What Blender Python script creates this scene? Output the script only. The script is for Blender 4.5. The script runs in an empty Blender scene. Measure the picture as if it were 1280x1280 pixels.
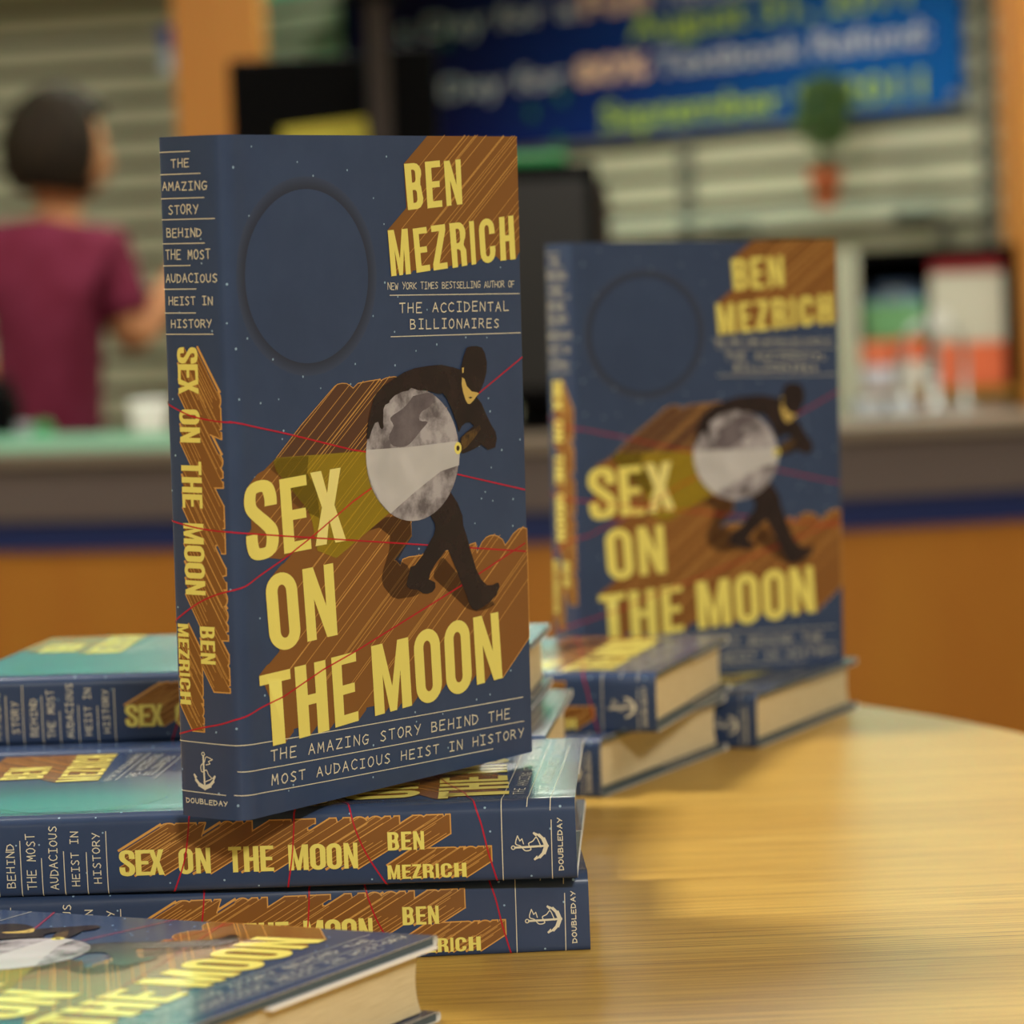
import bpy, bmesh, math, random, json
from mathutils import Vector, Matrix
from mathutils.geometry import tessellate_polygon, delaunay_2d_cdt
C = bpy.context.scene.collection
random.seed(4)
PI = math.pi

# ------------------------------------------------------------------ camera solution (metres; table top is z = 0)
CAM = dict(f=4237.12983, p=0.07306, r=-0.04034, c=0.23685, cy=55.91246)
def at(px, py, Y):
    """point of the room seen at a pixel of the 1280 frame, at depth Y"""
    a0, b0 = px-640, py-640-CAM['cy']
    cr, sr = math.cos(CAM['r']), math.sin(CAM['r'])
    a = a0*cr + b0*sr; b = -a0*sr + b0*cr
    cp, sp = math.cos(CAM['p']), math.sin(CAM['p'])
    x, u, d = a/CAM['f'], -b/CAM['f'], 1.0
    y = d*cp + u*sp; z = u*cp - d*sp
    k = Y/y
    return Vector((x*k, Y, CAM['c'] + z*k))

# ------------------------------------------------------------------ materials
def lin(c):
    return tuple(((v/255)/12.92 if v/255 <= .04045 else ((v/255+.055)/1.055)**2.4) for v in c)
def mat(name, rgb, rough=.5, spec=.5, metal=0, alpha=None, coat=0, emis=None, noise=None, bump=None, trans=0):
    m = bpy.data.materials.new(name); m.use_nodes = True
    nt = m.node_tree; b = nt.nodes['Principled BSDF']
    b.inputs['Base Color'].default_value = (*lin(rgb), 1)
    b.inputs['Roughness'].default_value = rough
    b.inputs['Specular IOR Level'].default_value = spec
    b.inputs['Metallic'].default_value = metal
    b.inputs['Coat Weight'].default_value = coat
    b.inputs['Transmission Weight'].default_value = trans
    if alpha is not None: b.inputs['Alpha'].default_value = alpha
    if emis:
        b.inputs['Emission Color'].default_value = (*emis[0], 1); b.inputs['Emission Strength'].default_value = emis[1]
    if noise:   # (scale vec, colour2, lo, hi)
        tc = nt.nodes.new('ShaderNodeTexCoord'); mp = nt.nodes.new('ShaderNodeMapping'); n = nt.nodes.new('ShaderNodeTexNoise')
        rp = nt.nodes.new('ShaderNodeValToRGB')
        mp.inputs['Scale'].default_value = noise[0]; n.inputs['Scale'].default_value = 1; n.inputs['Detail'].default_value = 6
        n.inputs['Roughness'].default_value = .62
        nt.links.new(tc.outputs['Object'], mp.inputs[0]); nt.links.new(mp.outputs[0], n.inputs['Vector'])
        nt.links.new(n.outputs['Fac'], rp.inputs[0])
        rp.color_ramp.elements[0].position = noise[2]; rp.color_ramp.elements[1].position = noise[3]
        rp.color_ramp.elements[0].color = (*lin(noise[1]), 1); rp.color_ramp.elements[1].color = (*lin(rgb), 1)
        nt.links.new(rp.outputs[0], b.inputs['Base Color'])
        if bump:
            bp = nt.nodes.new('ShaderNodeBump'); bp.inputs['Strength'].default_value = bump
            bp.inputs['Distance'].default_value = .001
            nt.links.new(n.outputs['Fac'], bp.inputs['Height']); nt.links.new(bp.outputs[0], b.inputs['Normal'])
    return m

PR, PS = .25, .34      # jacket paper: roughness, specular
NAVY = (56, 73, 106)
def paper(n, c, a=None, **k): return mat('jacket_'+n, c, PR, PS, alpha=a, **k)
M = {
 'navy': paper('navy', NAVY, noise=((25, 25, 25), (51, 67, 99), .35, .65)),
 'white': mat('jacket_inside_white', (235, 232, 222), .6),
 'brown': paper('brown', (134, 88, 42)),
 'dbrown': paper('dark_brown', (88, 58, 42)),
 'line': paper('outline_gold', (214, 160, 84)),
 'yellow': paper('yellow', (236, 223, 116)),
 'paley': paper('pale_yellow', (238, 226, 140)),
 'beam': paper('torch_beam', (180, 160, 30), .5),
 'shade': paper('printed_brown_shade', (45, 26, 22), .5),
 'olive': paper('olive_shade', (52, 40, 14), .3),
 'red': paper('laser_red', (212, 24, 52), .64),
 'star': paper('star', (150, 180, 205)),
 'text': paper('lettering_cream', (226, 220, 196)),
 'black': paper('burglar_black', (48, 34, 34), noise=((90, 90, 90), (34, 25, 28), .35, .7)),
 'skin': paper('printed_skin', (205, 176, 98)),
 'hand': paper('printed_hand', (96, 72, 40), noise=((300, 300, 300), (52, 36, 28), .4, .6)),
 'moon': paper('moon_grey', (178, 173, 178), noise=((75, 75, 75), (104, 97, 102), .40, .60)),
 'mare': paper('moon_sea', (118, 109, 115), noise=((110, 110, 110), (92, 84, 90), .35, .7)),
 'lit': paper('moon_lit', (246, 245, 245), .5),
}
# dark blue disc on the cover with its printed dark rim
def disk_mat(u0, v0, R, X0, asp):
    m = bpy.data.materials.new('jacket_disc_rim'); m.use_nodes = True; nt = m.node_tree; b = nt.nodes['Principled BSDF']
    b.inputs['Roughness'].default_value = PR; b.inputs['Specular IOR Level'].default_value = PS
    tc = nt.nodes.new('ShaderNodeTexCoord'); s = nt.nodes.new('ShaderNodeSeparateXYZ'); nt.links.new(tc.outputs['Object'], s.inputs[0])
    def mth(op, a, b_):
        n = nt.nodes.new('ShaderNodeMath'); n.operation = op
        for i, q in enumerate((a, b_)):
            if isinstance(q, (int, float)): n.inputs[i].default_value = q
            else: nt.links.new(q, n.inputs[i])
        return n.outputs[0]
    dx = mth('SUBTRACT', s.outputs[0], X0); dz = mth('MULTIPLY', mth('SUBTRACT', s.outputs[2], v0), asp)
    d = mth('POWER', mth('ADD', mth('MULTIPLY', dx, dx), mth('MULTIPLY', dz, dz)), .5)
    t = mth('DIVIDE', mth('SUBTRACT', d, R), .0048)
    rp = nt.nodes.new('ShaderNodeValToRGB'); nt.links.new(t, rp.inputs[0])
    e = rp.color_ramp.elements; e[0].position = 0; e[0].color = (*lin((46, 52, 71)), 1); e[1].position = 1; e[1].color = (*lin((59, 71, 97)), 1)
    nt.links.new(rp.outputs[0], b.inputs['Base Color'])
    return m

# ------------------------------------------------------------------ basic builders
def new_obj(name, bm, mats, parent=None, smooth=False):
    me = bpy.data.meshes.new(name); bm.normal_update(); bm.to_mesh(me); bm.free()
    for m in (mats if isinstance(mats, (list, tuple)) else [mats]): me.materials.append(m)
    if smooth:
        for p in me.polygons: p.use_smooth = True
    o = bpy.data.objects.new(name, me); C.objects.link(o)
    if parent: o.parent = parent
    return o
def tag(o, label, cat, group=None):
    o['label'] = label; o['category'] = cat
    if group: o['group'] = group
    return o
def thing(name, label, cat, loc=(0, 0, 0), rz=0, group=None):
    o = bpy.data.objects.new(name, None); C.objects.link(o); o.location = loc; o.rotation_euler = (0, 0, rz)
    o.empty_display_size = .05
    return tag(o, label, cat, group)
def struct(o): o['kind'] = 'structure'; return o
def box(bm, x0, x1, y0, y1, z0, z1, mi=0, bev=0, M4=None):
    vs = [bm.verts.new((x, y, z)) for x in (x0, x1) for y in (y0, y1) for z in (z0, z1)]
    fs = [(0, 1, 3, 2), (4, 6, 7, 5), (0, 4, 5, 1), (2, 3, 7, 6), (0, 2, 6, 4), (1, 5, 7, 3)]
    F = [bm.faces.new([vs[i] for i in f]) for f in fs]
    for f in F: f.material_index = mi
    if bev:
        es = list({e for f in F for e in f.edges})
        r = bmesh.ops.bevel(bm, geom=es, offset=bev, segments=3, affect='EDGES', profile=.5)
        for f in r['faces']: f.material_index = mi
        vs = list({v for f in F if f.is_valid for v in f.verts} | set(r['verts']))
    if M4 is not None: bmesh.ops.transform(bm, matrix=M4, verts=[v for v in vs if v.is_valid])
    return vs
def tube(bm, pts, rad, n=10, mi=0, cap=True):
    pts = [Vector(p) for p in pts]; rings = []
    for i, p in enumerate(pts):
        t = (pts[min(i+1, len(pts)-1)]-pts[max(i-1, 0)]).normalized()
        a = t.cross(Vector((0, 0, 1))) if abs(t.z) < .9 else t.cross(Vector((0, 1, 0)))
        a.normalize(); b = t.cross(a)
        r = rad[i] if isinstance(rad, (list, tuple)) else rad
        rings.append([bm.verts.new(p+a*r*math.cos(2*PI*k/n)+b*r*math.sin(2*PI*k/n)) for k in range(n)])
    for A, B in zip(rings, rings[1:]):
        for k in range(n): bm.faces.new((A[k], A[(k+1) % n], B[(k+1) % n], B[k])).material_index = mi
    if cap:
        bm.faces.new(rings[0]).material_index = mi; bm.faces.new(list(reversed(rings[-1]))).material_index = mi
def lathe(bm, prof, n=32, cx=0, cy=0, mi=0):
    rings = [[bm.verts.new((cx+r*math.cos(2*PI*k/n), cy+r*math.sin(2*PI*k/n), z)) for k in range(n)] for r, z in prof]
    for A, B in zip(rings, rings[1:]):
        for k in range(n): bm.faces.new((A[k], A[(k+1) % n], B[(k+1) % n], B[k])).material_index = mi
    bm.faces.new(list(reversed(rings[0]))).material_index = mi; bm.faces.new(rings[-1]).material_index = mi

# ------------------------------------------------------------------ the jacket: profile of a hardcover, developed sheet (u, v) -> surface
H, W, T = .241, 0.17468, 0.02901
HALF = [(0, 0), (.0002, .005), (.0006, .0098), (.0014, .0124), (.0034, .0140), (.0070, .0146), (.0120, .0143), (.0170, .0143), (.0230, .0145)]
def catmull(P, n):
    o = []
    for i in range(len(P)-1):
        p0, p1, p2, p3 = P[max(i-1, 0)], P[i], P[i+1], P[min(i+2, len(P)-1)]
        for k in range(n):
            t = k/n
            o.append(tuple(.5*((2*p1[j])+(-p0[j]+p2[j])*t+(2*p0[j]-5*p1[j]+4*p2[j]-p3[j])*t*t+(-p0[j]+3*p1[j]-3*p2[j]+p3[j])*t**3) for j in range(len(p1))))
    o.append(tuple(P[-1])); return o
HALFB = [(0, 0), (.0000, .0060), (.0001, .0110), (.0005, .0136), (.0016, .0146), (.0040, .0148), (.0100, .0145), (.0230, .0145)]      # crisper fold on the back-cover side
def mkp(h):
    p = catmull([(h[1][0], -h[1][1])]+h, 3)[3:]; U = [0]
    for a_, b_ in zip(p, p[1:]): U.append(U[-1]+math.dist(a_, b_))
    return p, U
prof, US = mkp(HALF); profB, USB = mkp(HALFB)
UEND = US[-1]+W-prof[-1][0]; UENB = USB[-1]+W-profB[-1][0]
def P0(u):
    s = 1 if u >= 0 else -1; a = abs(u); prof_, U_ = (prof, US) if u >= 0 else (profB, USB)
    if a >= U_[-1]: return prof_[-1][0]+a-U_[-1], -s*prof_[-1][1]
    i = 0
    while i < len(U_)-2 and a > U_[i+1]: i += 1
    t = (a-U_[i])/(U_[i+1]-U_[i])
    return prof_[i][0]+(prof_[i+1][0]-prof_[i][0])*t, -s*(prof_[i][1]+(prof_[i+1][1]-prof_[i][1])*t)
def PN(u):
    e_ = .0008 if u > 0 else .0004; a = P0(u-e_); b = P0(u+e_); tx, ty = b[0]-a[0], b[1]-a[1]; l = math.hypot(tx, ty)
    return ty/l, -tx/l           # outward (front face: -Y, spine: -X)
def onbook(u, v, off):
    x, y = P0(u); nx, ny = PN(u)
    return (x+nx*off, y+ny*off, v)

# bold condensed letters in the unit square
def smooth_path(P, n=5): return catmull(P, n)
def stroke(P, hx, hy):
    L, R = [], []
    for i, p in enumerate(P):
        a = P[max(i-1, 0)]; b = P[min(i+1, len(P)-1)]
        tx, ty = (b[0]-a[0])/hx, (b[1]-a[1])/hy; l = math.hypot(tx, ty) or 1
        nx, ny = -ty/l, tx/l
        L.append((p[0]+nx*hx, p[1]+ny*hy)); R.append((p[0]-nx*hx, p[1]-ny*hy))
    return L+R[::-1]
def stad(x0, x1, y0, y1, rx, ry, n=7):
    o = []
    for cx, cy, a in ((x1-rx, y1-ry, 0), (x0+rx, y1-ry, 1), (x0+rx, y0+ry, 2), (x1-rx, y0+ry, 3)):
        for k in range(n+1):
            t = (a+k/n)*PI/2; o.append((cx+rx*math.cos(t), cy+ry*math.sin(t)))
    return o
def halfR(x0, x1, y0, y1, rx, ry, n=6):   # straight left side, rounded right
    o = [(x0, y1), (x0, y0)]
    for cx, cy, a in ((x1-rx, y0+ry, 3), (x1-rx, y1-ry, 0)):
        for k in range(n+1):
            t = (a+k/n)*PI/2; o.append((cx+rx*math.cos(t), cy+ry*math.sin(t)))
    return o
G = {
 'E': [[(0, 0), (1, 0), (1, .14), (.4, .14), (.4, .43), (.9, .43), (.9, .565), (.4, .565), (.4, .86), (1, .86), (1, 1), (0, 1)]],
 'X': [[(0, 0), (.36, 0), (.5, .33), (.64, 0), (1, 0), (.70, .51), (.98, 1), (.64, 1), (.5, .69), (.36, 1), (.02, 1), (.30, .51)]],
 'N': [[(0, 0), (.31, 0), (.31, .56), (.66, 0), (1, 0), (1, 1), (.69, 1), (.69, .44), (.34, 1), (0, 1)]],
 'H': [[(0, 0), (.37, 0), (.37, .43), (.63, .43), (.63, 0), (1, 0), (1, 1), (.63, 1), (.63, .57), (.37, .57), (.37, 1), (0, 1)]],
 'T': [[(.3, 0), (.7, 0), (.7, .86), (1, .86), (1, 1), (0, 1), (0, .86), (.3, .86)]],
 'M': [[(0, 0), (.26, 0), (.26, .56), (.41, 0), (.59, 0), (.74, .56), (.74, 0), (1, 0), (1, 1), (.7, 1), (.5, .36), (.3, 1), (0, 1)]],
 'I': [[(0, 0), (1, 0), (1, 1), (0, 1)]],
 'Z': [[(0, 0), (1, 0), (1, .14), (.44, .14), (1, .86), (1, 1), (.03, 1), (.03, .86), (.56, .86), (0, .14)]],
 'O': [stad(0, 1, -.01, 1.01, .5, .25), stad(.36, .64, .15, .85, .14, .09)[::-1]],
 'B': [[(0, 1), (0, 0)]+[(1-.4+.4*math.cos(t), .22+.22*math.sin(t)) for t in [(-.5+k/6)*PI for k in range(5)]]+[(.9, .49), (.86, .515)]+[(.56+.4*math.cos(t), .78+.22*math.sin(t)) for t in [(-.2+k*.7/5)*PI for k in range(6)]],
       halfR(.38, .63, .14, .42, .14, .08)[::-1], halfR(.38, .6, .58, .86, .14, .08)[::-1]],
 'R': [[(0, 1), (0, 0), (.37, 0), (.37, .4), (.47, .4), (.6, .36), (.63, 0), (1, 0), (.98, .36), (.82, .48)]+[(.56+.42*math.cos(t), .74+.26*math.sin(t)) for t in [(-.25+k*.75/6)*PI for k in range(7)]],
       halfR(.37, .62, .54, .86, .14, .09)[::-1]],
 'C': [[(1, .64), (1, .76)]+[(.5+.5*math.cos(t), .76+.25*math.sin(t)) for t in [k/8*PI for k in range(1, 9)]]+[(.5+.5*math.cos(t), .24+.25*math.sin(t)) for t in [(1+k/8)*PI for k in range(0, 9)]]+[(1, .36), (.64, .36)]+
       [(.5+.14*math.cos(t), .23+.09*math.sin(t)) for t in [-k/6*PI for k in range(0, 7)]]+[(.5+.14*math.cos(t), .77+.09*math.sin(t)) for t in [(1-k/6)*PI for k in range(0, 7)]]+[(.64, .64)]],
 'S': [stroke(smooth_path([(.82, .66), (.82, .78), (.73, .905), (.5, .935), (.26, .9), (.185, .78), (.22, .66), (.42, .55), (.62, .455), (.8, .34), (.815, .21), (.73, .095), (.5, .065), (.26, .1), (.185, .22), (.185, .34)], 4), .185, .075)],
}
# thin hand-lettered capitals (poly-lines in the unit square)
K = {
 'A': [[(0, 0), (.5, 1), (1, 0)], [(.2, .38), (.82, .38)]], 'B': [[(0, 0), (0, 1), (.7, .95), (.8, .75), (.6, .55), (.05, .52)], [(.6, .54), (.95, .3), (.8, .05), (0, 0)]],
 'C': [[(1, .85), (.6, 1), (.15, .8), (0, .45), (.2, .1), (.6, 0), (1, .12)]], 'D': [[(0, 1), (0, 0), (.6, .08), (1, .45), (.75, .85), (-.1, 1)]],
 'E': [[(.95, 1), (.05, 1), (0, 0), (.95, 0)], [(0, .5), (.75, .54)]], 'G': [[(.95, .9), (.5, 1), (.1, .75), (0, .35), (.3, 0), (.8, .05), (.98, .45), (.55, .45)]],
 'H': [[(.05, 1), (0, 0)], [(.95, 1), (.95, 0)], [(0, .48), (.95, .52)]], 'I': [[(.5, 0), (.5, 1)], [(.1, 1), (.9, 1)], [(.1, 0), (.9, 0)]],
 'L': [[(.05, 1), (.05, 0), (.95, .02)]], 'M': [[(0, 0), (.12, 1), (.5, .35), (.9, 1), (1, 0)]], 'N': [[(0, 0), (.05, 1), (.92, 0), (.98, 1)]],
 'O': [[(.5, 1), (.12, .8), (0, .45), (.2, .08), (.55, 0), (.92, .25), (1, .6), (.82, .9), (.5, 1)]], 'R': [[(0, 0), (.05, 1), (.75, .95), (.85, .7), (.6, .5), (.05, .45)], [(.45, .48), (1, 0)]],
 'S': [[(.9, .9), (.5, 1), (.12, .8), (.35, .58), (.75, .42), (.88, .18), (.5, 0), (.05, .1)]], 'T': [[(.5, 0), (.5, 1)], [(0, .97), (1, 1)]],
 'U': [[(0, 1), (.05, .25), (.4, 0), (.85, .15), (.98, 1)]], 'Y': [[(0, 1), (.5, .5)], [(1, 1), (.35, 0)]], 'Z': [[(0, 1), (.95, 1), (.05, 0), (1, .02)]],
 'W': [[(0, 1), (.25, 0), (.5, .7), (.75, 0), (1, 1)]], 'K': [[(0, 0), (0, 1)], [(.95, 1), (0, .45), (1, 0)]], 'F': [[(0, 0), (0, 1), (.95, 1)], [(0, .5), (.75, .52)]],
 ' ': [],
}
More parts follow.
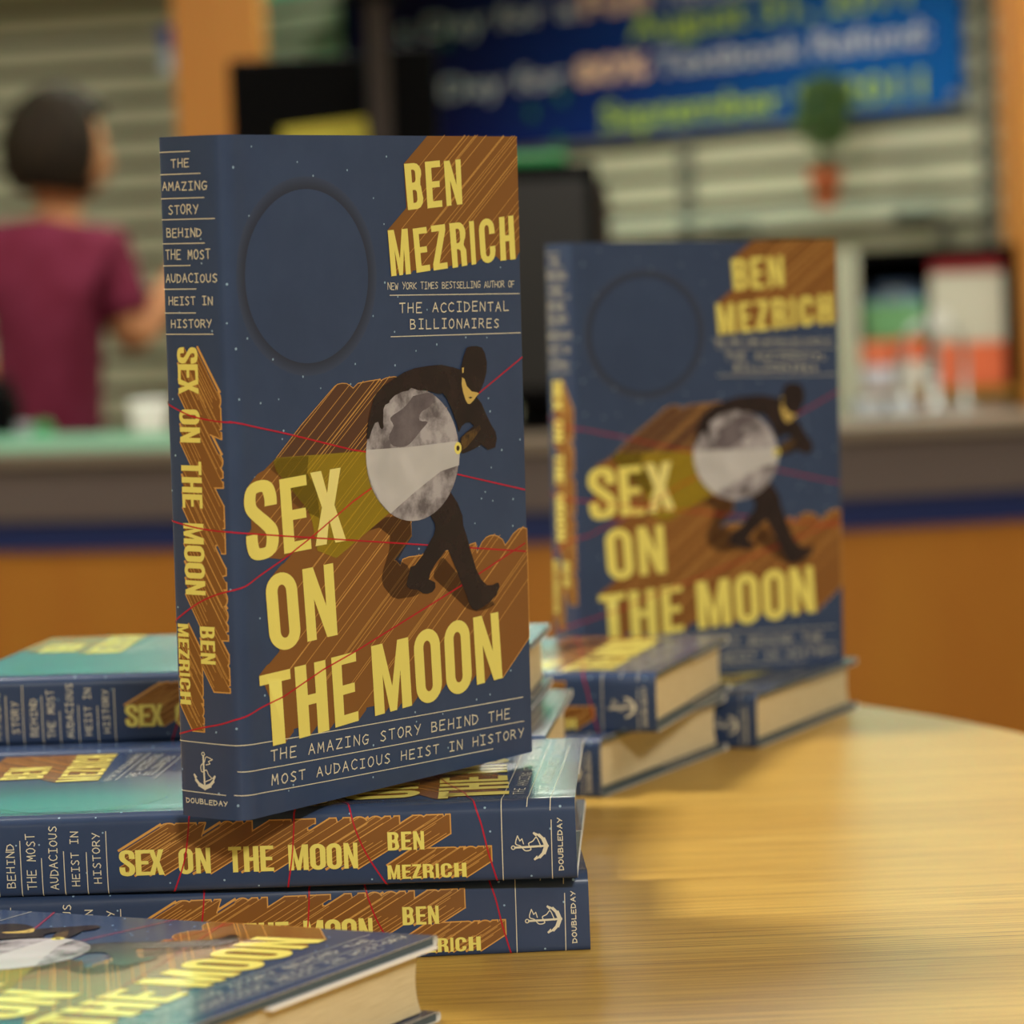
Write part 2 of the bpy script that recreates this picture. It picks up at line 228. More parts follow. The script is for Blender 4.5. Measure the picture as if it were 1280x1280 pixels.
ART = json.loads(r'''{"name":[["B",[[116.5,213.53],[126.2,214.12],[125.4,231.13],[114.84,230.61]]],["E",[[128.39,214.0],[137.63,214.54],[136.71,231.85],[127.49,231.33]]],["N",[[140.26,214.72],[150.16,215.33],[149.69,232.29],[139.21,231.57]]],["M",[[105.42,189.35],[117.17,189.87],[115.89,206.74],[103.98,206.27]]],["E",[[120.64,190.18],[129.12,190.77],[127.37,207.16],[118.93,206.61]]],["Z",[[131.12,190.74],[139.91,191.33],[138.85,208.02],[129.88,207.45]]],["R",[[142.96,191.35],[152.2,192.13],[151.61,208.75],[141.49,208.19]]],["I",[[154.99,192.22],[157.9,192.48],[157.07,208.92],[153.97,208.74]]],["C",[[161.01,192.44],[170.67,193.23],[169.93,209.92],[159.88,209.15]]],["H",[[173.63,193.32],[183.53,193.68],[182.66,210.63],[173.3,210.03]]]],"title":[["S",[[18.95,91.18],[36.59,92.55],[35.33,120.05],[17.86,118.92]]],["E",[[39.11,92.54],[54.39,92.93],[52.52,119.87],[37.58,119.25]]],["X",[[56.64,93.65],[74.35,94.01],[72.65,120.95],[54.56,120.32]]],["O",[[29.97,58.53],[47.18,58.28],[45.1,85.91],[28.12,85.81]]],["N",[[50.44,59.59],[67.63,60.16],[66.29,86.62],[48.73,86.06]]],["T",[[24.58,24.52],[41.62,24.8],[40.2,51.1],[23.36,50.52]]],["H",[[44.1,25.24],[61.22,25.88],[60.15,51.89],[42.67,51.32]]],["E",[[64.79,26.38],[78.37,27.12],[77.82,52.84],[63.51,52.23]]],["M",[[88.08,27.51],[110.41,28.49],[109.13,54.55],[86.85,53.7]]],["O",[[113.57,28.05],[129.48,28.81],[128.23,56.43],[112.15,55.6]]],["O",[[132.05,29.12],[148.37,29.74],[147.21,57.64],[131.1,56.75]]],["N",[[151.26,31.15],[167.87,31.75],[166.13,57.86],[149.81,57.38]]]],"spine_title":[["S",[[-8.2,167.43],[-8.2,161.73],[1.2,161.73],[1.2,167.43]]],["E",[[-8.2,161.45],[-8.2,156.2],[1.2,156.2],[1.2,161.45]]],["X",[[-8.2,156.59],[-8.2,150.88],[1.2,150.88],[1.2,156.59]]],["O",[[-8.2,145.56],[-8.2,140.28],[1.2,140.28],[1.2,145.56]]],["N",[[-8.2,139.27],[-8.2,133.88],[1.2,133.88],[1.2,139.27]]],["T",[[-8.2,127.21],[-8.2,122.46],[1.2,122.46],[1.2,127.21]]],["H",[[-8.2,121.64],[-8.2,116.18],[1.2,116.18],[1.2,121.64]]],["E",[[-8.2,115.59],[-8.2,110.72],[1.2,110.72],[1.2,115.59]]],["M",[[-8.2,105.27],[-8.2,97.95],[1.2,97.95],[1.2,105.27]]],["O",[[-8.2,97.38],[-8.2,91.61],[1.2,91.61],[1.2,97.38]]],["O",[[-8.2,91.27],[-8.2,85.73],[1.2,85.73],[1.2,91.27]]],["N",[[-8.2,84.96],[-8.2,79.89],[1.2,79.89],[1.2,84.96]]]],"spine_ben":[["B",[[-2.1,68.77],[-2.1,64.49],[4.6,64.49],[4.6,68.77]]],["E",[[-2.1,63.78],[-2.1,60.06],[4.6,60.06],[4.6,63.78]]],["N",[[-2.1,59.35],[-2.1,55.4],[4.6,55.4],[4.6,59.35]]]],"spine_mez":[["M",[[-12.7,69.22],[-12.7,64.65],[-7.5,64.65],[-7.5,69.22]]],["E",[[-12.7,63.93],[-12.7,60.64],[-7.5,60.64],[-7.5,63.93]]],["Z",[[-12.7,60.21],[-12.7,56.91],[-7.5,56.91],[-7.5,60.21]]],["R",[[-12.7,56.34],[-12.7,52.32],[-7.5,52.32],[-7.5,56.34]]],["I",[[-12.7,51.61],[-12.7,50.46],[-7.5,50.46],[-7.5,51.61]]],["C",[[-12.7,49.74],[-12.7,45.72],[-7.5,45.72],[-7.5,49.74]]],["H",[[-12.7,44.86],[-12.7,40.38],[-7.5,40.38],[-7.5,44.86]]]],"brown_low":[[34.54,86.43],[44.13,92.5],[59.91,101.95],[74.26,114.04],[93.07,115.75],[112.55,101.0],[112.96,99.47],[113.11,92.24],[102.08,84.14],[103.51,83.72],[105.83,81.73],[107.39,84.0],[111.3,84.57],[116.66,84.42],[128.03,84.69],[148.16,84.56],[149.23,85.7],[152.82,86.03],[153.67,81.94],[156.92,85.69],[159.57,87.34],[162.18,87.91],[164.78,87.86],[167.35,87.19],[170.42,85.54],[171.89,83.24],[174.59,84.89],[177.33,87.18],[181.1,88.76],[184.3,88.99],[189.62,88.42],[187.8,45.58],[168.08,31.79],[165.07,34.79],[151.58,34.75],[145.96,35.38],[133.24,34.36],[128.23,34.32],[113.28,32.39],[108.4,32.66],[89.07,31.34],[77.26,31.27],[65.58,30.32],[58.67,29.99],[45.03,29.34],[39.18,28.91],[30.17,39.82],[24.2,50.83],[34.86,57.99]],"brown_up_dark":[[36.57,127.1],[50.84,137.73],[70.5,150.65],[72.37,151.29],[74.68,151.49],[77.44,151.22],[79.25,150.42],[81.06,149.32],[83.93,150.95],[90.04,151.43],[96.67,151.74],[97.59,151.26],[100.48,152.03],[105.28,152.28],[118.72,150.08],[137.89,137.16],[137.34,125.05],[87.41,125.84]],"brown_mid":[[21.82,118.38],[36.57,127.1],[87.43,126.13],[142.4,125.68],[136.8,112.93],[100.02,101.62],[73.27,93.62],[56.25,92.08],[44.12,92.21],[36.95,90.8],[21.85,93.48]],"beam":[[36.57,127.1],[87.42,125.98],[143.4,125.62],[144.23,121.61],[131.9,115.06],[100.04,101.91],[68.39,88.17],[57.6,91.97],[55.39,102.29],[53.36,106.78],[36.32,122.27],[34.75,125.78]],"brown_name":[[114.84,230.61],[129.63,241.13],[189.57,242.1],[188.15,196.46],[183.53,193.81],[173.64,193.51],[171.07,195.1],[161.09,194.3],[157.92,193.1],[151.74,193.19],[140.46,192.12],[131.36,191.65],[120.39,191.21],[111.52,190.75],[105.43,189.65],[103.98,206.27],[115.76,214.43]],"legshadow":[[[87.72,96.53],[94.0,97.13],[100.13,93.45],[99.41,88.36],[95.16,80.55],[94.35,77.9],[95.38,75.08],[100.04,70.7],[103.9,69.43],[113.77,69.42],[117.79,70.28],[113.03,75.01],[110.36,81.36],[104.58,84.17],[113.33,92.11],[113.01,95.8],[112.71,100.09],[97.56,100.61]],[[126.14,77.23],[130.39,81.8],[132.44,82.25],[136.37,79.12],[145.27,71.48],[151.1,62.8],[163.15,62.28],[164.15,60.92],[159.34,59.61],[152.0,59.57],[145.85,61.42],[139.86,65.74],[129.95,72.25],[126.04,75.07]]],"olive":[[32.3,123.91],[37.07,126.92],[54.4,126.47],[53.19,120.4],[58.38,114.2],[59.7,103.51],[48.92,107.82],[44.08,110.79],[44.29,115.14],[38.24,119.9]],"moon":[[143.78,120.93],[143.38,117.65],[142.48,114.45],[141.11,111.4],[139.28,108.55],[137.04,105.95],[134.42,103.64],[131.46,101.67],[128.24,100.08],[124.79,98.87],[121.2,98.08],[117.51,97.72],[113.79,97.79],[110.11,98.28],[106.53,99.18],[103.11,100.48],[99.91,102.15],[96.98,104.16],[94.35,106.47],[92.09,109.05],[90.22,111.85],[88.77,114.82],[87.76,117.92],[87.21,121.1],[87.13,124.29],[87.52,127.46],[88.36,130.55],[89.66,133.51],[91.38,136.29],[93.5,138.85],[95.99,141.13],[98.81,143.12],[101.91,144.76],[105.25,146.04],[108.76,146.92],[112.4,147.39],[116.09,147.44],[119.78,147.07],[123.41,146.27],[126.91,145.07],[130.22,143.47],[133.27,141.51],[136.03,139.21],[138.42,136.61],[140.42,133.77],[141.98,130.72],[143.07,127.53],[143.67,124.25]],"moonlit":[[87.32,126.32],[113.4,125.59],[142.56,125.77],[144.08,120.85],[143.37,116.56],[131.9,115.11],[115.58,108.52],[100.52,101.69],[94.92,106.32],[89.96,113.28],[87.44,120.63]],"mare":[[[116.25,144.4],[125.23,145.21],[129.18,143.81],[127.01,140.24],[120.91,138.1],[119.78,135.1],[124.73,134.24],[120.61,131.4],[116.5,128.58],[111.45,126.13],[103.64,126.58],[100.88,130.05],[103.99,134.1],[102.19,137.21],[109.15,139.88],[113.18,142.11]],[[127.9,137.75],[132.86,136.28],[130.71,133.32],[125.73,134.19]],[[105.47,144.89],[110.43,146.48],[112.31,144.58],[107.33,142.99]],[[113.52,106.84],[123.66,111.04],[129.57,108.18],[123.33,103.7],[114.36,103.73]]],"marelit":[[[93.74,122.04],[101.57,123.98],[110.32,122.86],[108.08,116.93],[102.09,114.28],[94.44,116.59]],[[118.06,119.35],[124.11,120.81],[127.98,117.51],[121.89,116.05]],[[115.89,115.21],[120.81,114.29],[117.7,111.43],[111.8,112.43]]],"body":[[150.3,160.94],[153.41,161.33],[157.03,161.21],[159.91,160.49],[161.79,158.24],[162.9,154.77],[162.52,151.04],[160.57,147.07],[158.69,144.65],[156.96,143.17],[155.85,141.67],[158.66,139.35],[161.11,135.49],[164.07,131.27],[167.38,127.64],[168.0,124.78],[166.81,121.7],[162.05,121.17],[157.96,123.47],[155.01,122.58],[150.6,121.59],[146.45,120.9],[144.21,121.47],[143.68,123.36],[144.87,127.01],[147.82,128.58],[153.61,131.01],[151.09,132.51],[148.51,132.52],[145.89,131.41],[143.93,129.04],[142.67,132.7],[139.55,138.41],[136.69,142.55],[134.45,144.49],[132.22,144.41],[125.26,145.94],[119.31,146.45],[115.21,147.6],[113.39,146.65],[109.45,146.4],[105.0,145.21],[102.0,143.54],[101.67,142.77],[99.32,142.16],[98.19,140.72],[97.76,135.63],[97.97,133.94],[96.97,133.27],[96.03,133.8],[94.89,136.2],[92.95,135.88],[90.91,133.29],[89.33,130.39],[88.37,130.14],[87.63,130.78],[88.84,136.09],[90.79,140.78],[92.72,145.17],[94.43,146.89],[98.39,149.11],[104.31,151.26],[111.26,153.58],[117.72,154.78],[125.69,155.2],[133.73,155.26],[141.78,153.84],[146.02,152.69],[146.72,154.45],[148.1,157.8]],"face":[[146.71,149.82],[146.38,147.05],[147.27,143.92],[148.58,141.07],[149.86,139.59],[151.4,139.39],[153.52,140.53],[155.88,142.29],[157.26,143.03],[156.25,143.52],[152.64,144.11],[149.64,146.29],[148.22,149.14]],"ear":[[146.87,153.4],[148.12,153.6],[147.82,151.63],[146.99,151.35]],"mouth":[[150.27,141.92],[151.7,141.42],[153.06,141.8],[151.73,142.17]],"hand":[[145.69,126.96],[148.85,128.53],[153.55,129.64],[157.25,131.0],[157.7,129.42],[153.93,126.5],[148.6,123.07],[145.47,122.01],[145.07,124.52]],"ring":[[145.2,122.96],[144.99,122.07],[144.47,121.33],[143.71,120.87],[142.84,120.74],[141.99,120.97],[141.29,121.52],[140.84,122.31],[140.71,123.22],[140.92,124.11],[141.44,124.84],[142.19,125.31],[143.06,125.44],[143.91,125.21],[144.62,124.66],[145.07,123.87]],"ringhole":[[143.97,123.03],[143.81,122.51],[143.42,122.15],[142.9,122.04],[142.4,122.21],[142.04,122.62],[141.93,123.15],[142.09,123.66],[142.48,124.03],[143.0,124.14],[143.5,123.97],[143.86,123.56]],"legs":[[123.21,101.16],[127.48,95.62],[127.7,93.75],[126.58,91.37],[122.59,87.69],[119.23,84.16],[114.3,81.02],[111.81,80.62],[110.16,77.1],[109.06,74.75],[109.5,73.49],[111.43,72.4],[115.86,71.68],[118.78,70.06],[121.76,69.54],[124.8,69.94],[126.67,71.31],[126.66,73.29],[124.49,74.29],[122.81,74.87],[123.93,77.42],[127.29,80.52],[131.47,83.26],[134.82,85.46],[136.53,82.83],[140.33,76.29],[143.67,70.38],[146.07,66.41],[147.48,63.14],[149.46,60.94],[152.23,59.98],[156.77,60.87],[161.58,62.56],[165.37,64.6],[167.41,67.59],[166.94,69.02],[165.57,69.27],[162.9,68.63],[159.22,68.96],[155.67,71.62],[152.72,75.83],[149.89,82.34],[147.38,88.8],[145.21,93.33],[144.87,97.1],[142.02,102.28],[137.62,106.92],[127.38,104.55]],"red":[[[13.21,141.36],[42.27,135.32],[79.51,126.88],[87.87,125.52]],[[142.34,113.18],[185.79,103.8]],[[11.88,102.65],[39.57,98.9],[77.92,93.84],[185.5,79.61]],[[156.88,142.98],[186.41,155.68]],[[17.37,83.1],[40.97,91.61],[57.46,98.37],[78.6,107.89],[90.06,112.11]],[[11.89,36.07],[22.14,38.77],[36.7,41.65],[58.66,48.45],[77.83,52.96],[143.98,70.77],[155.9,74.33],[185.11,82.95]]],"redspine":[[[-16,148.27],[-4,143.64],[6,141.81],[14.33,141.03]],[[-16,106.27],[-4,104.05],[6,102.96],[13.02,102.61]],[[-16,68.85],[-4,76.19],[6,80.33],[17.37,83.1]],[[-16,28.9],[-4,32.13],[6,34.23],[11.89,36.07]]],"text":[["THE AMAZING STORY BEHIND THE",[28.32,19.46],[172.11,15.42],3.64],["MOST AUDACIOUS HEIST IN HISTORY",[28.53,10.63],[180.57,6.76],3.51],["THE ACCIDENTAL",[109.74,175.74],[177.93,174.0],3.49],["BILLIONAIRES",[116.01,169.45],[171.39,167.82],3.39]],"nyt":["NEW YORK TIMES BESTSELLING AUTHOR OF",[102.97,184.55],[182.2,182.97],2.27],"sptext":[["THE",[-7.8,230.33],[0.34,230.33],2.88],["AMAZING",[-12.44,222.32],[7.92,222.32],2.88],["STORY",[-9.89,214.07],[3.7,214.07],3.05],["BEHIND",[-11.21,206.04],[4.89,206.04],2.88],["THE MOST",[-11.96,198.28],[8.4,198.28],3.11],["AUDACIOUS",[-12.35,190.16],[10.95,190.16],2.88],["HEIST IN",[-11.22,182.32],[8.64,182.32],2.76],["HISTORY",[-10.53,174.36],[7.94,174.36],2.76],["DOUBLEDAY",[-11.3,5.0],[7.6,5.0],1.6]],"line":[[[104.11,182.38],[185.56,180.33]],[[104.06,167.09],[185.7,165.1]],[[12.12,17.66],[19.09,17.23],[74.17,15.71],[181.37,13.01]],[[11.82,9.09],[16.35,8.88],[73.75,7.06],[160.63,4.92]],[[15.05,26.87],[29.73,26.34],[74.62,25.06],[181.24,22.54]],[[-16,27.15],[8,26.92],[15.05,26.87]],[[-16,9.18],[7.2,8.85]],[[-15.5,235.69],[1.02,235.69]],[[-15.5,227.91],[5.28,227.91]],[[-15.5,219.5],[6.57,219.5]],[[-15.5,212.15],[10.72,212.15]],[[-15.5,203.72],[6.06,203.72]],[[-15.5,196.01],[-0.57,196.01]],[[-15.5,187.78],[1.67,187.78]],[[-15.5,179.42],[1.09,179.42]],[[-15.5,171.97],[8.49,171.97]]],"anchor":[-2.3,10.79,13.15],"stars":[[18.5,229.68,0.49],[28.9,236.86,0.33],[53.42,231.46,0.33],[62.07,226.52,0.39],[81.58,228.42,0.39],[26.4,212.81,0.33],[14.17,189.23,0.44],[13.7,175.69,0.33],[4.3,196.68,0.33],[-6.61,179.65,0.33],[4.31,205.15,0.33],[104.77,233.31,0.39],[81.54,228.42,0.39],[96.38,218.18,0.33],[102.16,208.61,0.33],[101.63,187.14,0.44],[94.14,175.14,0.39],[173.73,190.82,0.33],[126.65,176.23,0.33],[109.14,181.66,0.33],[7.92,173.07,0.33],[23.27,170.0,0.44],[16.91,166.63,0.49],[36.6,162.0,0.44],[52.89,155.02,0.44],[62.64,150.35,0.33],[17.62,148.88,0.44],[29.32,146.92,0.39],[39.0,147.73,0.33],[41.12,136.41,0.44],[40.26,133.51,0.33],[-10.99,129.15,0.39],[-13.5,116.62,0.33],[-11.38,149.11,0.33],[24.79,121.05,0.28],[106.59,168.81,0.39],[132.06,162.97,0.44],[119.2,161.15,0.33],[82.86,158.08,0.39],[106.3,156.42,0.44],[150.26,164.84,0.39],[163.73,164.22,0.33],[163.75,140.87,0.39],[164.58,135.76,0.44],[183.63,123.59,0.44],[171.51,120.36,0.44],[164.37,114.12,0.33],[160.08,104.98,0.39],[157.56,102.65,0.39],[164.85,101.19,0.33],[178.13,100.76,0.44],[152.99,93.46,0.33],[177.47,90.33,0.39],[79.87,150.91,0.33],[156.89,122.9,0.28],[11.83,82.24,0.39],[25.17,70.92,0.39],[26.43,43.19,0.44],[-12.53,75.05,0.33],[117.56,87.0,0.44],[177.47,90.36,0.44],[173.64,33.96,0.39],[159.77,26.31,0.39],[151.01,25.44,0.39],[112.44,25.7,0.39],[129.43,22.77,0.33],[12.29,32.86,0.44],[3.6,31.19,0.39],[-13.26,16.78,0.39],[3.89,9.2,0.44],[11.93,5.41,0.49],[40.19,8.93,0.39],[37.56,7.23,0.28],[113.07,22.04,0.33],[86.82,16.78,0.44],[86.06,4.89,0.39],[132.19,9.35,0.39],[152.8,11.42,0.39]],"disk":[[57.5,190.74],68.85,62.21000000000001]}''')

layers = {}
def addpoly(layer, m, loops):       # loops in mm; the first is the outline, others are holes
    layers.setdefault(layer, []).append((m, loops))
def seg(layer, m, pts, w, ext=True):
    for a, b in zip(pts, pts[1:]):
        dx, dy = b[0]-a[0], b[1]-a[1]; l = math.hypot(dx, dy)
        if l < 1e-4: continue
        dx, dy = dx/l*w/2, dy/l*w/2; e = .8 if ext else 0
        addpoly(layer, m, [[(a[0]-dx*e-dy, a[1]-dy*e+dx), (a[0]-dx*e+dy, a[1]-dy*e-dx), (b[0]+dx*e+dy, b[1]+dy*e-dx), (b[0]+dx*e-dy, b[1]+dy*e+dx)]])
def bil(q, s, t):
    return tuple((1-s)*(1-t)*q[0][i]+s*(1-t)*q[1][i]+s*t*q[2][i]+(1-s)*t*q[3][i] for i in (0, 1))
def hand(layer, txt, p0, p1, h, w, fill=.66, serif=False):
    n = len(txt); L = math.dist(p0, p1); adv = L/(n-1+fill)
    ux, uy = (p1[0]-p0[0])/L, (p1[1]-p0[1])/L
    rr = random.Random(len(txt)*7+int(h*100))
    for i, ch in enumerate(txt):
        jx, jy, js = rr.uniform(-.03, .03), rr.uniform(-.04, .04), rr.uniform(.94, 1.06)
        for pl in K[ch]:
            pts = []
            for s, t in pl:
                a = i*adv+(s*fill+jx)*adv; b = h*(t*js+jy)
                pts.append((p0[0]+ux*a-uy*b, p0[1]+uy*a+ux*b))
            seg(layer, 'text', pts, w)
def inside(p, poly):
    c = False; n = len(poly)
    for i in range(n):
        a, b = poly[i], poly[i-1]
        if (a[1] > p[1]) != (b[1] > p[1]) and p[0] < (b[0]-a[0])*(p[1]-a[1])/(b[1]-a[1])+a[0]: c = not c
    return c
def glyph(entry, m='yellow', layer=9):
    ch, q = entry
    loops = [[bil(q, s, t) for s, t in l] for l in G[ch]]
    addpoly(layer, m, loops); return loops
def sweep(layer, m, loops, d):
    for l in loops[:1]:
        for i in range(len(l)):
            a, b = l[i-1], l[i]
            cr = (b[0]-a[0])*d[1]-(b[1]-a[1])*d[0]
            if abs(cr) < 1e-3: continue
            qd = [a, b, (b[0]+d[0], b[1]+d[1]), (a[0]+d[0], a[1]+d[1])]
            addpoly(layer, m, [qd])
    addpoly(layer, m, [[(x+d[0], y+d[1]) for x, y in loops[0]]])
EDGE = UEND*1000
def clipx(p): return [(min(x, EDGE-.05), min(max(y, .05), H*1000-.05)) for x, y in p]
D36 = (math.cos(math.radians(35.6)), math.sin(math.radians(35.6)))
# printed disc
c0, dw, dh = ART['disk']; RD = dw/2; ASP = dw/dh
addpoly(1, 'rim', [[(c0[0]+(RD+5)*math.cos(2*PI*k/72), c0[1]+(RD+5)/ASP*math.sin(2*PI*k/72)) for k in range(72)]])
addpoly(2, 'navy', [[(c0[0]+RD*math.cos(2*PI*k/72), c0[1]+RD/ASP*math.sin(2*PI*k/72)) for k in range(72)]])
for x, y, r in ART['stars']:
    addpoly(2, 'star', [[(x+r*1.05*math.cos(2*PI*k/8), y+r*1.05*math.sin(2*PI*k/8)) for k in range(8)]])
# brown fields behind the letters
low, up, mid, nam = (clipx(ART[k]) for k in ('brown_low', 'brown_up_dark', 'brown_mid', 'brown_name'))
for b in (low, mid, nam): addpoly(4, 'brown', [b])
addpoly(5, 'dbrown', [up])
seg(6, 'line', low[5:33], .35); seg(6, 'line', up[0:15], .3)
regions = [low, up, mid, nam]
def rays(loops, every, skip=0, maxlen=150, w=.28):
    for l in loops[:1]:
        pts = l[::every]
        for p in pts:
            q = (p[0]+D36[0]*1.0, p[1]+D36[1]*1.0); n = 0
            while n < maxlen and any(inside(q, g) for g in regions): q = (q[0]+D36[0], q[1]+D36[1]); n += 1
            if n > 3: seg(7, 'line', [p, (min(q[0], EDGE-.1), q[1])], w)
for i, e in enumerate(ART['name']):
    lp = glyph(e); sweep(4, 'brown', [clipx(l) for l in lp], (D36[0]*1.6, D36[1]*1.6)); rays(lp, {'B': 6, 'R': 7, 'C': 11}.get(e[0], 3), w=.2)
for i, e in enumerate(ART['title']):
    lp = glyph(e, 'paley' if e[0] == 'X' else 'yellow'); sweep(4, 'brown', lp, (D36[0]*6, D36[1]*6)); rays(lp, {'O': 14, 'S': 22}.get(e[0], 2), w=.22)
addpoly(8, 'beam', [ART['beam']]); addpoly(8.5, 'olive', [ART['olive']])
for s in ART['legshadow']: addpoly(8, 'shade', [s])
# spine lettering with its deep extrusion; base to top runs along +u
for key, d in (('spine_title', (9.0, -15.6)), ('spine_ben', (5.6, -9.6)), ('spine_mez', (5.6, -9.2))):
    for e in ART[key]:
        lp = glyph(e)
        tl = [[(x+d[0], y+d[1]) for x, y in l] for l in lp]
        seg(3, 'line', tl[0]+tl[0][:1], .9)
        sweep(4, 'brown', lp, d)
        st = {'O': 7, 'S': 12, 'B': 7, 'R': 7, 'C': 12}.get(e[0], 3)
        for p in lp[0][::st]: seg(7, 'line', [p, (p[0]+d[0], p[1]+d[1])], .2)
        seg(3, 'line', [e[1][1], (e[1][1][0]+d[0], e[1][1][1]+d[1])], .9); seg(3, 'line', [e[1][3], (e[1][3][0]+d[0], e[1][3][1]+d[1])], .9)
# laser lines
for l in ART['red']: seg(10, 'red', clipx(l), .62, False)
for l in ART['redspine']: seg(10, 'red', catmull(l, 5), .62, False)
# burglar and moon
addpoly(11, 'moon', [ART['moon']])
for l in ART['mare'][:1]: addpoly(12, 'mare', [catmull(l+l[:1], 3)[:-1]])
addpoly(13, 'lit', [ART['moonlit']])
addpoly(10.5, 'black', [ART['legs']])
addpoly(14, 'black', [ART['body']])
for k, m in (('face', 'skin'), ('ear', 'skin'), ('hand', 'hand'), ('ring', 'yellow')): addpoly(15, m, [ART[k]])
addpoly(16, 'hand', [ART['ringhole']]); addpoly(16, 'black', [ART['mouth']])
# small lettering and rules
for t in ART['text']: hand(9.5, *t, .43)
t = ART['nyt']; hand(9.5, *t[:3], 2.4, .27, .8)
for t in ART['sptext']: hand(9.5, *t, .34, .72)
for l in ART['line']: seg(6, 'text', clipx(catmull(l, 5)) if len(l) > 2 else clipx(l), .3, False)
# publisher's mark: anchor with a dolphin winding round it
uc, vb, ah = ART['anchor']
A_ = lambda x, y: (uc+x*ah*.72, vb+y*ah)
seg(9.5, 'text', [A_(0, .06), A_(-.02, .5), A_(-.03, .88)], .75)
seg(9.5, 'text', [A_(.07*math.cos(k*PI/4)-.03, .93+.05*math.sin(k*PI/4)) for k in range(9)], .35)
arcp = [A_(-.5, .33), A_(-.42, .2), A_(-.25, .08), A_(0, .01), A_(.25, .08), A_(.42, .2), A_(.5, .33)]
for i, (a, b) in enumerate(zip(arcp, arcp[1:])): seg(9.5, 'text', [a, b], (.6, 1.1, 1.5, 1.5, 1.1, .6)[i])
addpoly(9.5, 'text', [[A_(-.56, .34), A_(-.5, .38), A_(-.36, .28), A_(-.44, .26)]]); addpoly(9.5, 'text', [[A_(.56, .34), A_(.5, .38), A_(.36, .28), A_(.44, .26)]])
seg(9.5, 'text', catmull([A_(.42, .8), A_(.12, .86), A_(.02, .72), A_(-.16, .6), A_(-.12, .44), A_(.1, .5), A_(.2, .38), A_(.34, .28), A_(.12, .2), A_(-.04, .16)], 4), .36)
seg(9.5, 'text', [A_(.42, .8), A_(.22, .74), A_(.3, .68), A_(.1, .64)], .34)

def build_jacket():
    MAP = list(M.keys())+['rim']
    big = bmesh.new()
    def emit(bm2, off):
        cache = {}
        for f in bm2.faces:
            vs = []
            for v in f.verts:
                if v not in cache: cache[v] = big.verts.new(onbook(v.co.x/1000, v.co.y/1000, off))
                vs.append(cache[v])
            try: g = big.faces.new(vs); g.material_index = f.material_index; g.smooth = True
            except ValueError: pass
    cuts = sorted({u*1000 for u in US[1:]} | {-u*1000 for u in USB[1:]} | {0})
    for k in sorted(layers):
        b = bmesh.new()
        def tri_in(flat, tris, m):
            vv = [b.verts.new((v[0], v[1], 0)) for v in flat]
            for t in tris:
                p, q, r = (flat[i] for i in t)
                cz = (q[0]-p[0])*(r[1]-p[1])-(q[1]-p[1])*(r[0]-p[0])
                if abs(cz) < 1e-6: continue
                idx = t if cz > 0 else (t[0], t[2], t[1])
                try: f = b.faces.new([vv[i] for i in idx]); f.material_index = MAP.index(m)
                except ValueError: pass
        bym = {}
        for m, loops in layers[k]:
            if len(loops) > 1 or k == 9:
                vl = [[Vector((p[0], p[1], 0)) for p in l] for l in loops]
                tri_in([v for l in vl for v in l], tessellate_polygon(vl), m)
            else: bym.setdefault(m, []).append(loops[0])
        for m, ls in bym.items():            # union of overlapping outlines
            vs, fs = [], []
            for l in ls:
                n0 = len(vs); vs += [Vector(p) for p in l]
                ar = sum(l[i-1][0]*l[i][1]-l[i][0]*l[i-1][1] for i in range(len(l)))
                ids = list(range(n0, n0+len(l))); fs.append(ids if ar > 0 else ids[::-1])
            r = delaunay_2d_cdt(vs, [], fs, 1, 1e-4)
            tri_in([tuple(v) for v in r[0]], [tuple(f) for f, of in zip(r[2], r[5]) if len(of)], m)
        for cu in cuts:
            fs = [f for f in b.faces if min(v.co.x for v in f.verts) < cu < max(v.co.x for v in f.verts)]
            if fs:
                ge = fs+list({e for f in fs for e in f.edges})+list({v for f in fs for v in f.verts})
                bmesh.ops.bisect_plane(b, geom=ge, plane_co=(cu, 0, 0), plane_no=(1, 0, 0))
        emit(b, .00003*k+.00002); b.free()
    # the sheet itself: printed outside, white inside, folded round the boards into flaps
    e1, e2 = UEND-.0004, US[-1]+.0006
    us = [-UENB, -UENB+.0004, -USB[-1]-.0006]+[-u for u in USB[:0:-1]]+[0]+US[1:]+[e2, e1, UEND]
    path = [onbook(u, 0, 0)[:2] for u in us]
    hb = prof[-1][1]
    def fold(s): return [(W+.0008, s*(hb-.0006)), (W+.0011, s*(hb-.0018)), (W+.0006, s*(hb-.0031)), (W-.004, s*(hb-.0034)), (W-.085, s*(hb-.0034))]
    path = fold(1)[::-1]+path+fold(-1)
    n = len(path); rows = []
    for i, (x, y) in enumerate(path):
        a = path[max(i-1, 0)]; c_ = path[min(i+1, n-1)]; tx, ty = c_[0]-a[0], c_[1]-a[1]; l = math.hypot(tx, ty)
        nx, ny = ty/l, -tx/l; th = .00018
        rows.append([big.verts.new((x, y, 0)), big.verts.new((x, y, H)), big.verts.new((x-nx*th, y-ny*th, H)), big.verts.new((x-nx*th, y-ny*th, 0)), big.verts.new((x, y, 0)), big.verts.new((x, y, H))])
    iw = MAP.index('white'); inn = MAP.index('navy')
    for a, b in zip(rows, rows[1:]):
        for q, m in (((a[4], b[4], b[5], a[5]), inn), ((a[1], b[1], b[2], a[2]), iw), ((a[2], b[2], b[3], a[3]), iw), ((a[3], b[3], b[0], a[0]), iw)):
            f = big.faces.new(q); f.material_index = m; f.smooth = m == inn
    big.faces.new(rows[0][:4]).material_index = iw; big.faces.new(rows[-1][:4][::-1]).material_index = iw
    mats = [M[k] for k in MAP[:-1]]+[disk_mat(c0[0]/1000, c0[1]/1000, RD/1000, P0(c0[0]/1000)[0], ASP)]
    return big, mats

